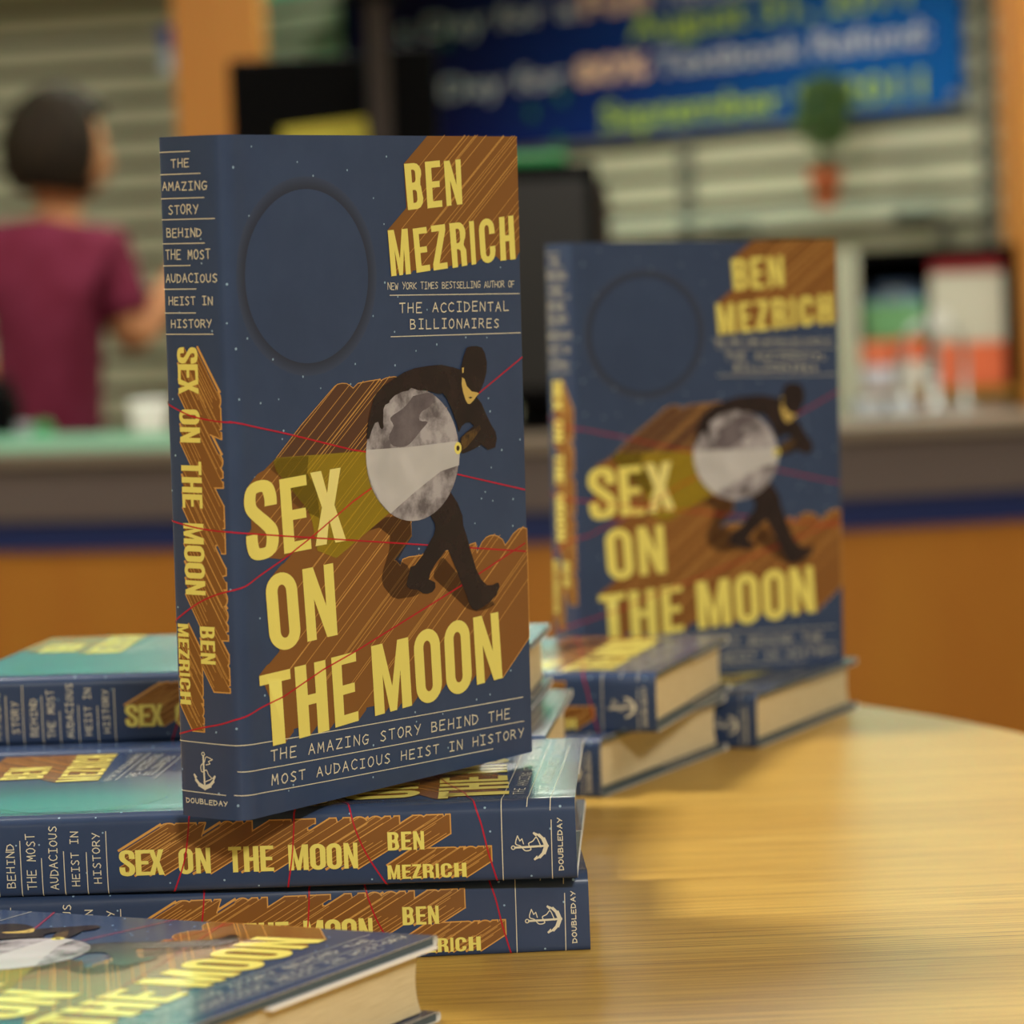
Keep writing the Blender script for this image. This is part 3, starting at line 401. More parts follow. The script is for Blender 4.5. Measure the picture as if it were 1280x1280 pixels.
M_case = mat('case_cloth', (78, 92, 100), .7)
M_page = mat('page_edges', (234, 220, 182), .8, .2, noise=((60, 2600, 3), (208, 190, 148), .3, .7), bump=.3)
M_band = mat('headband', (205, 190, 150), .8)

def extrude_outline(bm, pts, z0, z1, mi=0):
    a = [bm.verts.new((x, y, z0)) for x, y in pts]; b = [bm.verts.new((x, y, z1)) for x, y in pts]; n = len(pts)
    for i in range(n): bm.faces.new((a[i], a[(i+1) % n], b[(i+1) % n], b[i])).material_index = mi
    for ring, z in ((a, 0), (b, 1)):
        t = tessellate_polygon([[Vector((x, y, 0)) for x, y in pts]])
        for tri in t:
            try: bm.faces.new([ring[i] for i in (tri if z else tri[::-1])]).material_index = mi
            except ValueError: pass

def make_book():
    root = thing('book', 'x', 'book')
    bm, mats = build_jacket()
    new_obj('dust_jacket', bm, mats, root)
    # hard cover: boards and rounded spine in one shell
    us = [-(UENB-.0012)]+[-u for u in USB[:0:-2]]+[0]+US[2::2]+[UEND-.0012]
    outer = [onbook(u, 0, -.0004)[:2] for u in us]; inner = [onbook(u, 0, -.0029)[:2] for u in us]
    inner = [(max(.0028, x), max(-.0118, min(.0118, y))) for x, y in inner]
    b = bmesh.new(); extrude_outline(b, outer+inner[::-1], .0006, H-.0006)
    bmesh.ops.recalc_face_normals(b, faces=b.faces); new_obj('hard_cover', b, M_case, root)
    # page block: rounded back, hollow fore edge
    hb = .0106; pts = []
    for k in range(9):
        t = -1+k/4; pts.append((.0072+.0030*t*t, -t*hb*-1))
    for k in range(9):
        t = 1-k/4; pts.append((W-.0055-.0030*(1-t*t), t*hb))
    b = bmesh.new(); extrude_outline(b, pts, .0038, H-.0038); bmesh.ops.recalc_face_normals(b, faces=b.faces)
    new_obj('page_block', b, M_page, root)
    for z in (.0036, H-.0036):
        b = bmesh.new(); tube(b, [(.0068+.0030*t*t, t*hb*.97, z) for t in [-1+k/5 for k in range(11)]], .0007, 6)
        new_obj('headband', b, M_band, root)
    return root
proto = make_book()
def copy_book():
    r = proto.copy(); C.objects.link(r)
    for ch in list(proto.children):
        c = ch.copy(); C.objects.link(c); c.parent = r
    return r
used = [False]
def place(label, mtx, group='copies of the same hardcover book'):
    if not used[0]: b = proto; used[0] = True
    else: b = copy_book()
    b['label'] = label; b['group'] = group; b.matrix_world = mtx
    return b
def lying(x, y, phi, z, label):
    a = Vector((math.cos(phi), math.sin(phi), 0)); bb = Vector((math.sin(phi), -math.cos(phi), 0)); up = Vector((0, 0, 1))
    m = Matrix((bb, -up, a)).transposed().to_4x4(); m.translation = Vector((x, y, z+T/2))
    return place(label, m)
def standing(x, y, phi, z, lx, ly, label):
    w = Vector((math.cos(phi), math.sin(phi), 0)); k = Vector((lx, ly, 1)).normalized()
    nb = k.cross(w).normalized(); w = nb.cross(k).normalized()
    m = Matrix((w, nb, k)).transposed().to_4x4(); m.translation = Vector((x, y, z))+nb*(T/2)
    return place(label, m)
TT = T+.0002
standing(-0.09887, 1.18693, 0.93569, 2*TT+.0016, 0.01466, -0.02688, 'navy hardcover book standing upright in sharp focus on the front stack')
standing(0.03521, 1.82535, 0.53539, TT+.0004, 0.01527, -0.001, 'blurred navy hardcover book standing upright behind the stacks at the right')
lying(0.02317, 1.23524, 3.165, 0, 'bottom book of the front stack, lying on the table under two others')
lying(0.01918, 1.22283, 3.10066, TT, 'book lying on the front stack directly under the sharp upright book')
lying(-0.00191, 1.42728, 3.0354, 2*TT, 'topmost lying book at the left, directly behind the sharp upright book')
lying(0.01059, 1.40483, 3.0554, TT, 'book under the topmost left book, page edge peeping out beside the sharp upright book')
lying(0.00809, 1.41283, 3.0654, 0, 'lowest book under the topmost left book, almost wholly hidden behind the front stack')
lying(0.03823, 1.61985, 2.72117, 0, 'book lying on the table at the bottom of the middle stack of two')
lying(0.06701, 1.63288, 2.87257, TT, 'upper book of the middle stack, yellow letters bright on its cover')
lying(0.12538, 1.77699, 2.72939, 0, 'book lying on the table under the blurred upright book')
bk_front = \
lying(-0.11294, 0.96705, 2.65, 0, 'foreground book lying at the lower left with its white endpaper edge showing')
b = bmesh.new(); box(b, .070, W-.0008, -.01135, -.0101, -.0009, .12); fly = new_obj('endpaper', b, mat('bright_white_paper', (250, 250, 250), .5), bk_front); fly['label'] = 'white endpaper showing under the cover'

# ------------------------------------------------------------------ table
M_oak = bpy.data.materials.new('light_oak'); M_oak.use_nodes = True
nt = M_oak.node_tree; bs = nt.nodes['Principled BSDF']; bs.inputs['Roughness'].default_value = .36; bs.inputs['Specular IOR Level'].default_value = .2
tc = nt.nodes.new('ShaderNodeTexCoord')
def nz(scale, detail=5, rough=.6, dist=0):
    mp = nt.nodes.new('ShaderNodeMapping'); mp.inputs['Scale'].default_value = scale
    n = nt.nodes.new('ShaderNodeTexNoise'); n.inputs['Scale'].default_value = 1; n.inputs['Detail'].default_value = detail; n.inputs['Roughness'].default_value = rough
    n.inputs['Distortion'].default_value = dist
    nt.links.new(tc.outputs['Object'], mp.inputs[0]); nt.links.new(mp.outputs[0], n.inputs['Vector']); return n.outputs['Fac']
def ramp(fac, stops):
    r = nt.nodes.new('ShaderNodeValToRGB'); nt.links.new(fac, r.inputs[0]); e = r.color_ramp.elements
    while len(e) < len(stops): e.new(.5)
    for i, (p, c) in enumerate(stops): e[i].position = p; e[i].color = (*lin(c), 1)
    return r.outputs[0]
def mixc(a, b, kind, f=1):
    m = nt.nodes.new('ShaderNodeMix'); m.data_type = 'RGBA'; m.blend_type = kind; m.inputs[0].default_value = f
    nt.links.new(a, m.inputs[6]); nt.links.new(b, m.inputs[7]); return m.outputs[2]
broad = ramp(nz((1.2, 14, 1), 3, .5, .4), [(.3, (194, 153, 68)), (.7, (210, 172, 84))])
fine = ramp(nz((4, 800, 1), 5, .75), [(.34, (150, 122, 88)), (.54, (255, 255, 255))])
pore = ramp(nz((16, 1300, 1), 3, .6), [(.33, (150, 118, 84)), (.42, (255, 255, 255))])
nt.links.new(mixc(mixc(broad, fine, 'MULTIPLY', .85), pore, 'MULTIPLY', .8), bs.inputs['Base Color'])
bp = nt.nodes.new('ShaderNodeBump'); bp.inputs['Strength'].default_value = .15; bp.inputs['Distance'].default_value = .0005
nt.links.new(nz((9, 900, 1), 3, .6), bp.inputs['Height']); nt.links.new(bp.outputs[0], bs.inputs['Normal'])
M_dark = mat('dark_metal', (35, 34, 36), .4)
FLOOR = -.80
TC = (-0.6, 1.5); TR = 0.92
tb = thing('round_table', 'round light oak display table carrying the stacks of books', 'table', (TC[0], TC[1], FLOOR))
b = bmesh.new(); h = -FLOOR
lathe(b, [(TR-.02, h-.034), (TR-.004, h-.030), (TR, h-.026), (TR, h-.003), (TR-.003, h)], 160)
new_obj('tabletop', b, M_oak, tb)
b = bmesh.new(); lathe(b, [(.05, .03), (.05, h-.06), (.2, h-.034)], 32); new_obj('pedestal', b, M_dark, tb, True)
b = bmesh.new(); lathe(b, [(.34, 0), (.34, .012), (.06, .035)], 48); new_obj('base_plate', b, M_dark, tb)

# ------------------------------------------------------------------ room
M_floor = mat('carpet', (150, 140, 122), .95, .1, noise=((60, 60, 60), (124, 116, 102), .35, .65))
M_ceil = mat('ceiling_tiles', (225, 222, 208), .9)
M_slat = mat('slatwall_laminate', (184, 184, 160), .45, .4)
M_groove = mat('slatwall_groove', (70, 66, 52), .7)
M_mint = mat('mint_reflector', (70, 228, 186), .6)  # unseen upper wall, added to give the jackets a teal reflection
M_plain = mat('wall_paint', (196, 186, 160), .85)
M_maple = mat('orange_maple', (186, 126, 56), .5, .3, noise=((3, 3, .6), (172, 110, 44), .3, .7))
CEIL = 1.95
b = bmesh.new(); box(b, -4.2, 4.2, -6.2, 12, FLOOR-.05, FLOOR); struct(new_obj('floor', b, M_floor))
b = bmesh.new(); box(b, -4.2, 4.2, -6.2, 12, CEIL, CEIL+.05); struct(new_obj('ceiling', b, M_ceil))
b = bmesh.new(); box(b, -4.25, -4.2, -6.2, 12, FLOOR, CEIL); struct(new_obj('wall_left', b, M_plain))
b = bmesh.new(); box(b, 4.2, 4.25, -6.2, 12, FLOOR, CEIL); struct(new_obj('wall_right', b, M_plain))
b = bmesh.new(); box(b, -4.2, 4.2, -6.25, -6.2, FLOOR, CEIL); struct(new_obj('wall_behind', b, M_plain))
def slatwall(name, p0, p1, ztop, c0=0, pitch=.08, gap=.021):
    """slatted display wall from p0 to p1 (plan points), facing the camera"""
    d = Vector((p1[0]-p0[0], p1[1]-p0[1], 0)); L = d.length; ang = math.atan2(d.y, d.x)
    R = Matrix.Translation((p0[0], p0[1], 0)) @ Matrix.Rotation(ang, 4, 'Z')
    b = bmesh.new(); box(b, 0, L, .02, .06, FLOOR, ztop, 1, M4=R)
    z = FLOOR
    while z < ztop-.01:
        box(b, 0, L, 0, .02, z, min(z+pitch-gap, ztop), 0, M4=R); z += pitch
    o = struct(new_obj(name, b, [M_slat, M_groove]))
    b = bmesh.new(); box(b, 0, L, 0, .06, ztop, CEIL, 0, M4=R); struct(new_obj('trim_'+name[-1], b, M_mint))  # mint reflector above the slats, added for the sheen on the books
    M_corn = M_plain
    b = bmesh.new(); box(b, c0, L, -.34, -.001, ztop, ztop+.03, bev=.003, M4=R); box(b, c0, L, -.36, -.341, ztop, ztop+.09, M4=R)  # unseen cornice added to hide the tubes and shade the upper slats
    struct(new_obj('trim_'+str(int(name[-1])+2), b, M_corn))
    o = thing('added_cove_light', 'added unseen tube lamp on the cornice, lighting the mint wall', 'lamp', (0, 0, 0), group='added cove lamps')  # made-up lamp that brightens the mint wall
    b = bmesh.new(); p_a = R @ Vector((.15+c0, -.24, ztop+.06)); p_b = R @ Vector((L-.15, -.24, ztop+.06)); tube(b, [p_a, p_b], .012, 10)
    new_obj('tube', b, mat('added_cove_tube', (240, 240, 235), .5, emis=((.9, 1, .95), 4)), o)
    b = bmesh.new(); box(b, .12+c0, L-.12, -.27, -.21, ztop+.0305, ztop+.045, M4=R); new_obj('batten', b, M_corn, o)
    la = bpy.data.lights.new('added_cove_lamp', 'AREA'); la.shape = 'RECTANGLE'; la.size = L-.3-c0; la.size_y = .08; la.energy = COVE*L*(1 if c0 == 0 else .6); la.color = (.92, 1, .95)
    lo = bpy.data.objects.new('added_cove_lamp', la); C.objects.link(lo)
    lo.matrix_world = R @ Matrix.Translation(((L+c0)/2, -.24, ztop+.085)) @ Matrix.Rotation(PI-.75, 4, 'X')
    return R, L
COVE = 6
RL, LL = slatwall('wall_back_1', (-3.6, 8.5-.3*(-3.6+.98)), (-.62, 8.5-.3*(-.62+.98)), 1.08)
RR, LR = slatwall('wall_back_2', (-.9, 8.5-1.2*(-.9-.438)), (2.3, 8.5-1.2*(2.3-.438)), 1.15, .85)
def wallpt(px, py, off=.0):
    """point on the right slat wall under a pixel, standing off the wall by off metres"""
    lo, hi = 5.0, 12.0
    nrm = Vector((-1.2, -1, 0)).normalized()
    for _ in range(50):
        m = (lo+hi)/2; q = at(px, py, m)
        if q.y+1.2*(q.x-.438)-8.5 < off*-1.0*(Vector((1.2, 1, 0)).length): lo = m
        else: hi = m
    return at(px, py, m)
b = bmesh.new(); q0 = at(218, 100, 7.95); q1 = at(327, 100, 7.95)
box(b, q0.x, q1.x, 7.95, 8.2, FLOOR, CEIL, bev=.006); struct(new_obj('trim_1', b, M_maple))
b = bmesh.new(); q0 = at(1274, 100, 7.0)
box(b, q0.x, q0.x+.22, 7.0, 7.3, FLOOR, CEIL, bev=.006); struct(new_obj('trim_2', b, M_maple))

# ------------------------------------------------------------------ banner
def text_mesh(body, size, off=0):
    cu = bpy.data.curves.new('t', 'FONT'); cu.body = body; cu.size = size; cu.offset = off; cu.resolution_u = 3
    o = bpy.data.objects.new('t', cu); C.objects.link(o)
    dg = bpy.context.evaluated_depsgraph_get(); me = bpy.data.meshes.new_from_object(o.evaluated_get(dg))
    bpy.data.objects.remove(o); return me
ang = math.atan2(-1.2, 1)
BL = wallpt(433, 190, .03); BR = wallpt(1203, 131, .03)
zb = BR.z; blen = (Vector((BR.x-BL.x, BR.y-BL.y))).length
ban = thing('banner', 'blue banner with white and lime lettering hung on the slat wall', 'banner', (BL.x, BL.y, zb), ang)
BH = .5
M_ban = bpy.data.materials.new('banner_vinyl'); M_ban.use_nodes = True; nt = M_ban.node_tree; bs = nt.nodes['Principled BSDF']; bs.inputs['Roughness'].default_value = .6; bs.inputs['Specular IOR Level'].default_value = .15
tc = nt.nodes.new('ShaderNodeTexCoord'); sx = nt.nodes.new('ShaderNodeSeparateXYZ'); nt.links.new(tc.outputs['Object'], sx.inputs[0])
mr = nt.nodes.new('ShaderNodeMapRange'); mr.inputs[1].default_value = blen*.15; mr.inputs[2].default_value = blen*.85; nt.links.new(sx.outputs[0], mr.inputs[0])
nt.links.new(ramp(mr.outputs[0], [(0, (20, 16, 66)), (.5, (10, 44, 116)), (1, (8, 88, 166))]), bs.inputs['Base Color'])
b = bmesh.new(); nx = 24
for i in range(nx):
    x0_, x1_ = blen*i/nx, blen*(i+1)/nx
    wv = lambda x: .004*math.sin(x*9)
    vs = [b.verts.new(p) for p in ((x0_, wv(x0_), 0), (x1_, wv(x1_), 0), (x1_, wv(x1_), BH), (x0_, wv(x0_), BH), (x0_, wv(x0_)+.003, 0), (x1_, wv(x1_)+.003, 0), (x1_, wv(x1_)+.003, BH), (x0_, wv(x0_)+.003, BH))]
    for f in ((0, 1, 2, 3), (5, 4, 7, 6), (4, 5, 1, 0), (3, 2, 6, 7)): b.faces.new([vs[k] for k in f])
bmesh.ops.remove_doubles(b, verts=b.verts, dist=1e-5)
new_obj('banner_sheet', b, M_ban, ban)
b = bmesh.new()
for gx in (.02, blen-.02):
    for gz in (.02, BH-.02): tube(b, [(gx, -.008, gz), (gx, .004, gz)], .012, 12)
new_obj('grommet', b, mat('brass_grommet', (170, 165, 140), .35, metal=.6), ban)
M_wh = mat('banner_white', (205, 210, 222), .6); M_lime = mat('banner_lime', (176, 205, 60), .6); M_pk = mat('banner_pink', (246, 206, 184), .6)
M_gr = mat('banner_green', (56, 140, 66), .6)
def banner_text(body, x0, x1, z, hgt, m, bold=.012):
    me = text_mesh(body, 1, bold); xs = [v.co.x for v in me.vertices]; a, c_ = min(xs), max(xs)
    capz = .73
    for v in me.vertices:
        v.co = Vector((x0+(v.co.x-a)/(c_-a)*(x1-x0), -.0065, z+v.co.y/capz*hgt))
    o = bpy.data.objects.new('lettering', me); C.objects.link(o); o.parent = ban
    me.materials.clear(); me.materials.append(m); return o
def bx(px, py):
    q = wallpt(px, py, .03); return math.copysign(math.hypot(q.x-BL.x, q.y-BL.y), q.x-BL.x), q.z-zb
xa, za = bx(755, 162); xb, zb2 = bx(1157, 117)
banner_text('September 9, 2011', xa, xb, za, .066, M_lime)
xa, za = bx(520, 122); xm, zm = bx(725, 104)
banner_text('t Day for', xa, bx(712, 105)[0], bx(712, 107)[1], .060, M_wh)
z2 = bx(815, 95)[1]
banner_text('80%', bx(722, 104)[0], bx(815, 95)[0], z2, .062, M_pk, .03)
banner_text('Textbook Refund:', bx(824, 95)[0], bx(1166, 60)[0], z2, .060, M_wh)
z3_ = bx(792, 50)[1]
banner_text('August 31, 2011', bx(790, 50)[0], bx(1140, 10)[0], z3_, .066, M_lime)
z4_ = bx(720, 22)[1]
banner_text('t Day for a', bx(500, 35)[0], bx(722, 22)[0], z4_, .060, M_wh)
banner_text('Full', bx(730, 22)[0], bx(812, 10)[0], z4_, .062, M_pk, .03)
banner_text('Textbook Refund:', bx(822, 12)[0], bx(1166, -20)[0], z4_, .060, M_wh)
b = bmesh.new()
for px, py in ((667, 142), (704, 122), (700, 178), (560, 52)):
    x_, z_ = bx(px, py)
    vs = [b.verts.new((x_+.02*(1 if k % 2 else .45)*math.cos(k*PI/5), -.006, z_+.02*(1 if k % 2 else .45)*math.sin(k*PI/5))) for k in range(10)]
    b.faces.new(vs)
new_obj('green_emblem', b, M_gr, ban)


# ------------------------------------------------------------------ shelf, plant, uprights on the right wall
M_glass = mat('shelf_glass', (196, 226, 210), .15, .6, alpha=.45)
M_steel = mat('brushed_steel', (165, 170, 168), .35, metal=.7)
s0 = wallpt(700, 296, .0); s1 = wallpt(1246, 243, .0); zs = wallpt(1035, 262, .15).z
sh = thing('glass_shelf', 'long pale green glass shelf under the banner', 'shelf', (s0.x, s0.y, zs), ang)
sl = (Vector((s1.x-s0.x, s1.y-s0.y))).length
b = bmesh.new(); box(b, 0, sl, -.21, -.026, -.012, 0, bev=.002); new_obj('glass_panel', b, M_glass, sh)
for k in (.1, .5, .9):
    b = bmesh.new(); box(b, sl*k-.008, sl*k+.008, -.18, -.026, -.035, -.013); box(b, sl*k-.008, sl*k+.008, -.04, -.004, -.09, -.036); new_obj('bracket', b, M_steel, sh)
for px, lab in ((862, 'narrow grey wall upright beneath the middle of the blue banner'), (1240, 'narrow grey wall upright beside the right orange column')):
    q = wallpt(px, 240, .0)
    o = thing('shelf_upright', lab, 'shelf upright', (q.x, q.y, 0), ang, 'shelf uprights')
    b = bmesh.new(); box(b, -.018, .018, -.022, -.002, -.35, .95 if px > 1000 else zb-.005, bev=.002); new_obj('post', b, mat('upright_grey', (120, 122, 112), .5), o)
    b = bmesh.new(); box(b, -.004, .004, -.0235, -.0222, -.33, (.93 if px > 1000 else zb-.02)); new_obj('slot_strip', b, M_groove, o)
# topiary
q = wallpt(1033, 262, .15); PX = 8.0/4260
pl = thing('potted_topiary', 'small round green topiary in a terracotta pot on the glass shelf', 'plant', (q.x, q.y, zs+.001))
b = bmesh.new(); lathe(b, [(.022, 0), (.024, .003), (.034, .062), (.041, .063), (.042, .088), (.036, .088), (.034, .07)], 28); new_obj('pot', b, mat('terracotta', (176, 88, 46), .8), pl, True)
b = bmesh.new(); lathe(b, [(.030, .068), (.033, .072), (.02, .078)], 20); new_obj('soil', b, mat('soil', (52, 38, 26), .95), pl)
b = bmesh.new(); tube(b, [(0, 0, .07), (.003, 0, .11), (-.002, 0, .15), (0, 0, .19)], .005, 8); new_obj('stem', b, mat('bark', (70, 60, 36), .9), pl)
b = bmesh.new(); rg = random.Random(2)
for i in range(900):
    th = rg.uniform(0, 2*PI); cz = rg.uniform(-1, 1); rr = rg.uniform(.75, 1.04)*(1+.12*math.sin(3*th+4*cz)); s_ = math.sqrt(1-cz*cz)
    c_ = Vector((s_*math.cos(th)*.062*rr, s_*math.sin(th)*.062*rr, .225+cz*.085*rr))
    u_ = Vector((rg.uniform(-1, 1), rg.uniform(-1, 1), rg.uniform(-1, 1))).normalized(); w_ = u_.cross(Vector((rg.uniform(-1, 1), rg.uniform(-1, 1), .3))).normalized()
    l_ = rg.uniform(.010, .016)
    vs = [b.verts.new(c_+p) for p in (-u_*l_, w_*l_*.4, u_*l_, -w_*l_*.4)]; b.faces.new(vs)
for i in range(60):
    th = rg.uniform(0, 2*PI); c_ = Vector((.02*math.cos(th), .02*math.sin(th), rg.uniform(.085, .12))); u_ = Vector((math.cos(th), math.sin(th), .6)).normalized()*.013; w_ = Vector((-math.sin(th), math.cos(th), 0))*.005
    b.faces.new([b.verts.new(c_+p) for p in (-u_, w_, u_, -w_)])
new_obj('foliage', b, mat('leaf_green', (88, 122, 58), .7, noise=((40, 40, 40), (48, 78, 34), .35, .65)), pl)

# ------------------------------------------------------------------ counter
M_fascia = mat('counter_charcoal', (92, 80, 76), .55, .3); M_band = mat('counter_navy', (22, 36, 84), .5, .3)
M_wood = mat('counter_maple', (168, 110, 34), .5, .3, noise=((5, 5, 1.2), (160, 98, 30), .3, .7))
M_top = mat('counter_top', (120, 106, 92), .35, .5)
line = [(-220, 6.35), (0, 6.12), (215, 6.0), (430, 5.86), (640, 5.8), (860, 5.78), (1052, 5.8), (1280, 5.88), (1480, 6.0)]
zt = CAM['c']-.224; zn = CAM['c']-.347; zw = CAM['c']-.402
cp = [(at(px, 500, Y).x, Y) for px, Y in line]
cp = catmull(cp, 5)
ct = thing('sales_counter', 'long gently curved sales counter with charcoal top, navy stripe and wood front', 'counter', (cp[20][0], cp[20][1], FLOOR))
ox, oy = cp[20]
def counter_part(name, off, z0, z1, m, depth=.05, back=None):
    b = bmesh.new(); rows = []
    for i, (x, y) in enumerate(cp):
        a = cp[max(i-1, 0)]; c_ = cp[min(i+1, len(cp)-1)]; t = Vector((c_[0]-a[0], c_[1]-a[1])).normalized(); n = Vector((t.y, -t.x))
        f = Vector((x, y))+n*off; g = Vector((x, y))-n*(depth if back is None else back)
        rows.append([b.verts.new((f.x-ox, f.y-oy, z0-FLOOR)), b.verts.new((f.x-ox, f.y-oy, z1-FLOOR)), b.verts.new((g.x-ox, g.y-oy, z1-FLOOR)), b.verts.new((g.x-ox, g.y-oy, z0-FLOOR))])
    for a, c_ in zip(rows, rows[1:]):
        for k in range(4): b.faces.new((a[k], c_[k], c_[(k+1) % 4], a[(k+1) % 4]))
    b.faces.new(rows[0]); b.faces.new(rows[-1][::-1]); bmesh.ops.recalc_face_normals(b, faces=b.faces)
    return new_obj(name, b, m, ct)
counter_part('wood_front', 0, FLOOR, zw, M_wood)
counter_part('navy_stripe', .008, zw, zn, M_band)
counter_part('charcoal_fascia', .016, zn, zt-.02, M_fascia)
counter_part('worktop', .03, zt-.02, zt, M_top, back=.40)

def ctop(px, Y): q = at(px, 500, Y); return Vector((q.x, Y, zt))
M_blk = mat('black_plastic', (6, 6, 7), .6, .05); M_scr = mat('dark_screen', (10, 10, 13), .3)
M_brn = mat('dark_brown_plastic', (52, 44, 40), .6, .15); M_green = mat('green_plastic', (40, 150, 84), .5)
S = 6.1/4237
# black register display (left)
q = ctop(390, 6.1); zA = at(390, 72, 6.1).z; zB = at(390, 205, 6.1).z
o = thing('register_monitor', 'flat black register monitor with a pale note, beside the orange column', 'monitor', q)
b = bmesh.new(); box(b, -.122, .122, -.02, .02, zB-q.z, zA-q.z, bev=.006, M4=Matrix.Rotation(.0, 4, 'Y')); new_obj('screen_housing', b, M_blk, o)
b = bmesh.new(); tube(b, [(0, .01, .01), (0, .01, zB-q.z+.02)], .02, 12); new_obj('stand', b, M_blk, o)
b = bmesh.new(); box(b, -.09, .09, -.06, .08, 0, .015, bev=.005); new_obj('base', b, M_blk, o)
o = thing('paper_note', 'yellow paper note stuck low on the black register monitor', 'note', (q.x, 6.076, 0))
b = bmesh.new(); z1_, z0_ = at(450, 152, 6.07).z, at(450, 205, 6.07).z
box(b, -.03, .122, -.002, 0, z0_, z1_); bmesh.ops.transform(b, matrix=Matrix.Translation((.046, 0, (z0_+z1_)/2)) @ Matrix.Rotation(-.09, 4, 'Y') @ Matrix.Translation((-.046, 0, -(z0_+z1_)/2)), verts=b.verts)
new_obj('sheet', b, mat('yellow_paper', (190, 178, 60), .7), o)
# pole
q = ctop(491, 6.0)
o = thing('display_pole', 'tall dark brown pole rising from the counter beside the register monitor', 'pole', q)
b = bmesh.new(); tube(b, [(0, 0, .01), (.0, 0, 1.2)], .019, 16); new_obj('tube', b, M_brn, o, True)
b = bmesh.new(); lathe(b, [(.028, 0), (.028, .008), (.0195, .012)], 24); new_obj('foot', b, M_brn, o)
b = bmesh.new(); box(b, -.05, .05, -.02, .02, at(495, -20, 6).z-q.z, at(495, 16, 6).z-q.z+.02, bev=.005); new_obj('clamp', b, M_blk, o)
# card terminal box
q = ctop(533, 6.05)
o = thing('customer_display', 'narrow upright black display box right of the dark pole', 'display', q)
b = bmesh.new(); zA = at(533, 58, 6.05).z-q.z; zB = at(533, 215, 6.05).z-q.z; box(b, -.043, .043, -.03, .03, zB, zA, bev=.006); new_obj('housing', b, M_blk, o)
b = bmesh.new(); tube(b, [(0, 0, .005), (0, 0, zB+.01)], .014, 12); new_obj('post', b, M_blk, o)
b = bmesh.new(); lathe(b, [(.028, 0), (.028, .008), (.016, .014)], 24); new_obj('foot', b, M_blk, o)
# rounded dark machine
q = ctop(688, 6.1)
o = thing('computer_monitor', 'bulky rounded dark monitor with a green strip on top, between the two standing books', 'monitor', q)
zA = at(700, 203, 6.1).z-q.z
b = bmesh.new(); box(b, -.128, .10, -.02, .02, .05, zA, bev=.012); new_obj('bezel', b, M_blk, o)
b = bmesh.new(); box(b, -.108, .08, -.023, -.019, .08, zA-.03, bev=.001); new_obj('screen', b, M_scr, o)
b = bmesh.new(); box(b, -.085, .122, .018, .22, .045, zA-.012, bev=.055); new_obj('rear_housing', b, M_brn, o, True)
b = bmesh.new(); box(b, -.125, .045, -.015, .015, zA, zA+.016, bev=.004); new_obj('green_strip', b, M_green, o)
b = bmesh.new(); lathe(b, [(.10, 0), (.10, .012), (.05, .02), (.045, .052)], 28, -.01, .08); new_obj('base', b, M_blk, o)

# small things on the left of the counter
M_mglass = mat('green_glass_edge', (150, 214, 184), .2, .5)
pts = [(at(px, py, Y)) for px, py, Y in ((-60, 545, 6.22), (0, 538, 6.2), (50, 529, 6.17), (100, 527, 6.14), (150, 535, 6.1), (205, 548, 6.06), (250, 556, 6.02))]
pts = [Vector((p.x, p.y, zt+.003)) for p in pts]
fine_ = [Vector(p) for p in catmull([tuple(p) for p in pts], 5)]
o = thing('glass_ledge', 'curved pale green glass edge standing on the counter in front of the person', 'glass ledge', fine_[0])
b = bmesh.new(); rows = []
for p in fine_:
    l = p-fine_[0]; hh = .024
    rows.append([b.verts.new((l.x, l.y, 0)), b.verts.new((l.x, l.y, hh)), b.verts.new((l.x, l.y+.05, hh)), b.verts.new((l.x, l.y+.05, 0))])
for a, c_ in zip(rows, rows[1:]):
    for k in range(4): b.faces.new((a[k], c_[k], c_[(k+1) % 4], a[(k+1) % 4]))
b.faces.new(rows[0]); b.faces.new(rows[-1][::-1]); bmesh.ops.recalc_face_normals(b, faces=b.faces); new_obj('glass_strip', b, M_mglass, o)
q = ctop(2, 6.4)
o = thing('card_reader', 'black machine at the left end of the counter beside the person', 'machine', q)
b = bmesh.new(); box(b, -.06, .03, -.05, .05, 0, .10, bev=.01); new_obj('body', b, M_blk, o)
b = bmesh.new(); box(b, -.05, .02, -.04, .04, .101, .13, bev=.008); new_obj('head', b, M_blk, o)
b = bmesh.new(); box(b, -.04, .01, -.043, -.0405, .107, .122); new_obj('screen', b, M_scr, o)
q = ctop(52, 6.3)
o = thing('tape_dispenser', 'small green tape roll on the counter below the person', 'tape dispenser', q)
b = bmesh.new(); tube(b, [(0, -.012, .032), (0, .012, .032)], .019, 20); new_obj('roll', b, M_green, o)
b = bmesh.new(); box(b, -.025, .025, -.02, .02, 0, .014, bev=.003); new_obj('cradle', b, M_blk, o)
q = ctop(29, 6.3)
o = thing('grey_mug', 'small grey cup on the counter left of the green tape roll', 'cup', q)
b = bmesh.new(); lathe(b, [(.013, 0), (.015, .002), (.017, .048), (.0155, .048), (.013, .006)], 20); new_obj('cup', b, mat('grey_ceramic', (120, 124, 128), .4), o, True)
b = bmesh.new(); tube(b, [(.015+.009*math.sin(t), 0, .025+.012*math.cos(t)) for t in [k*PI/6 for k in range(7)]], .002, 6); new_obj('handle', b, mat('grey_ceramic_handle', (120, 124, 128), .4), o)
q = ctop(186, 6.25)
o = thing('paper_cup', "white paper cup on the counter under the raised forearm of the person", 'cup', q)
b = bmesh.new(); lathe(b, [(.024, 0), (.026, .002), (.036, .072), (.034, .072), (.024, .006)], 24); new_obj('cup_body', b, mat('white_paper', (222, 222, 212), .7), o, True)
b = bmesh.new(); lathe(b, [(.038, .070), (.039, .075), (.034, .082), (.03, .082)], 24); new_obj('lid', b, mat('white_lid', (232, 232, 226), .4), o)
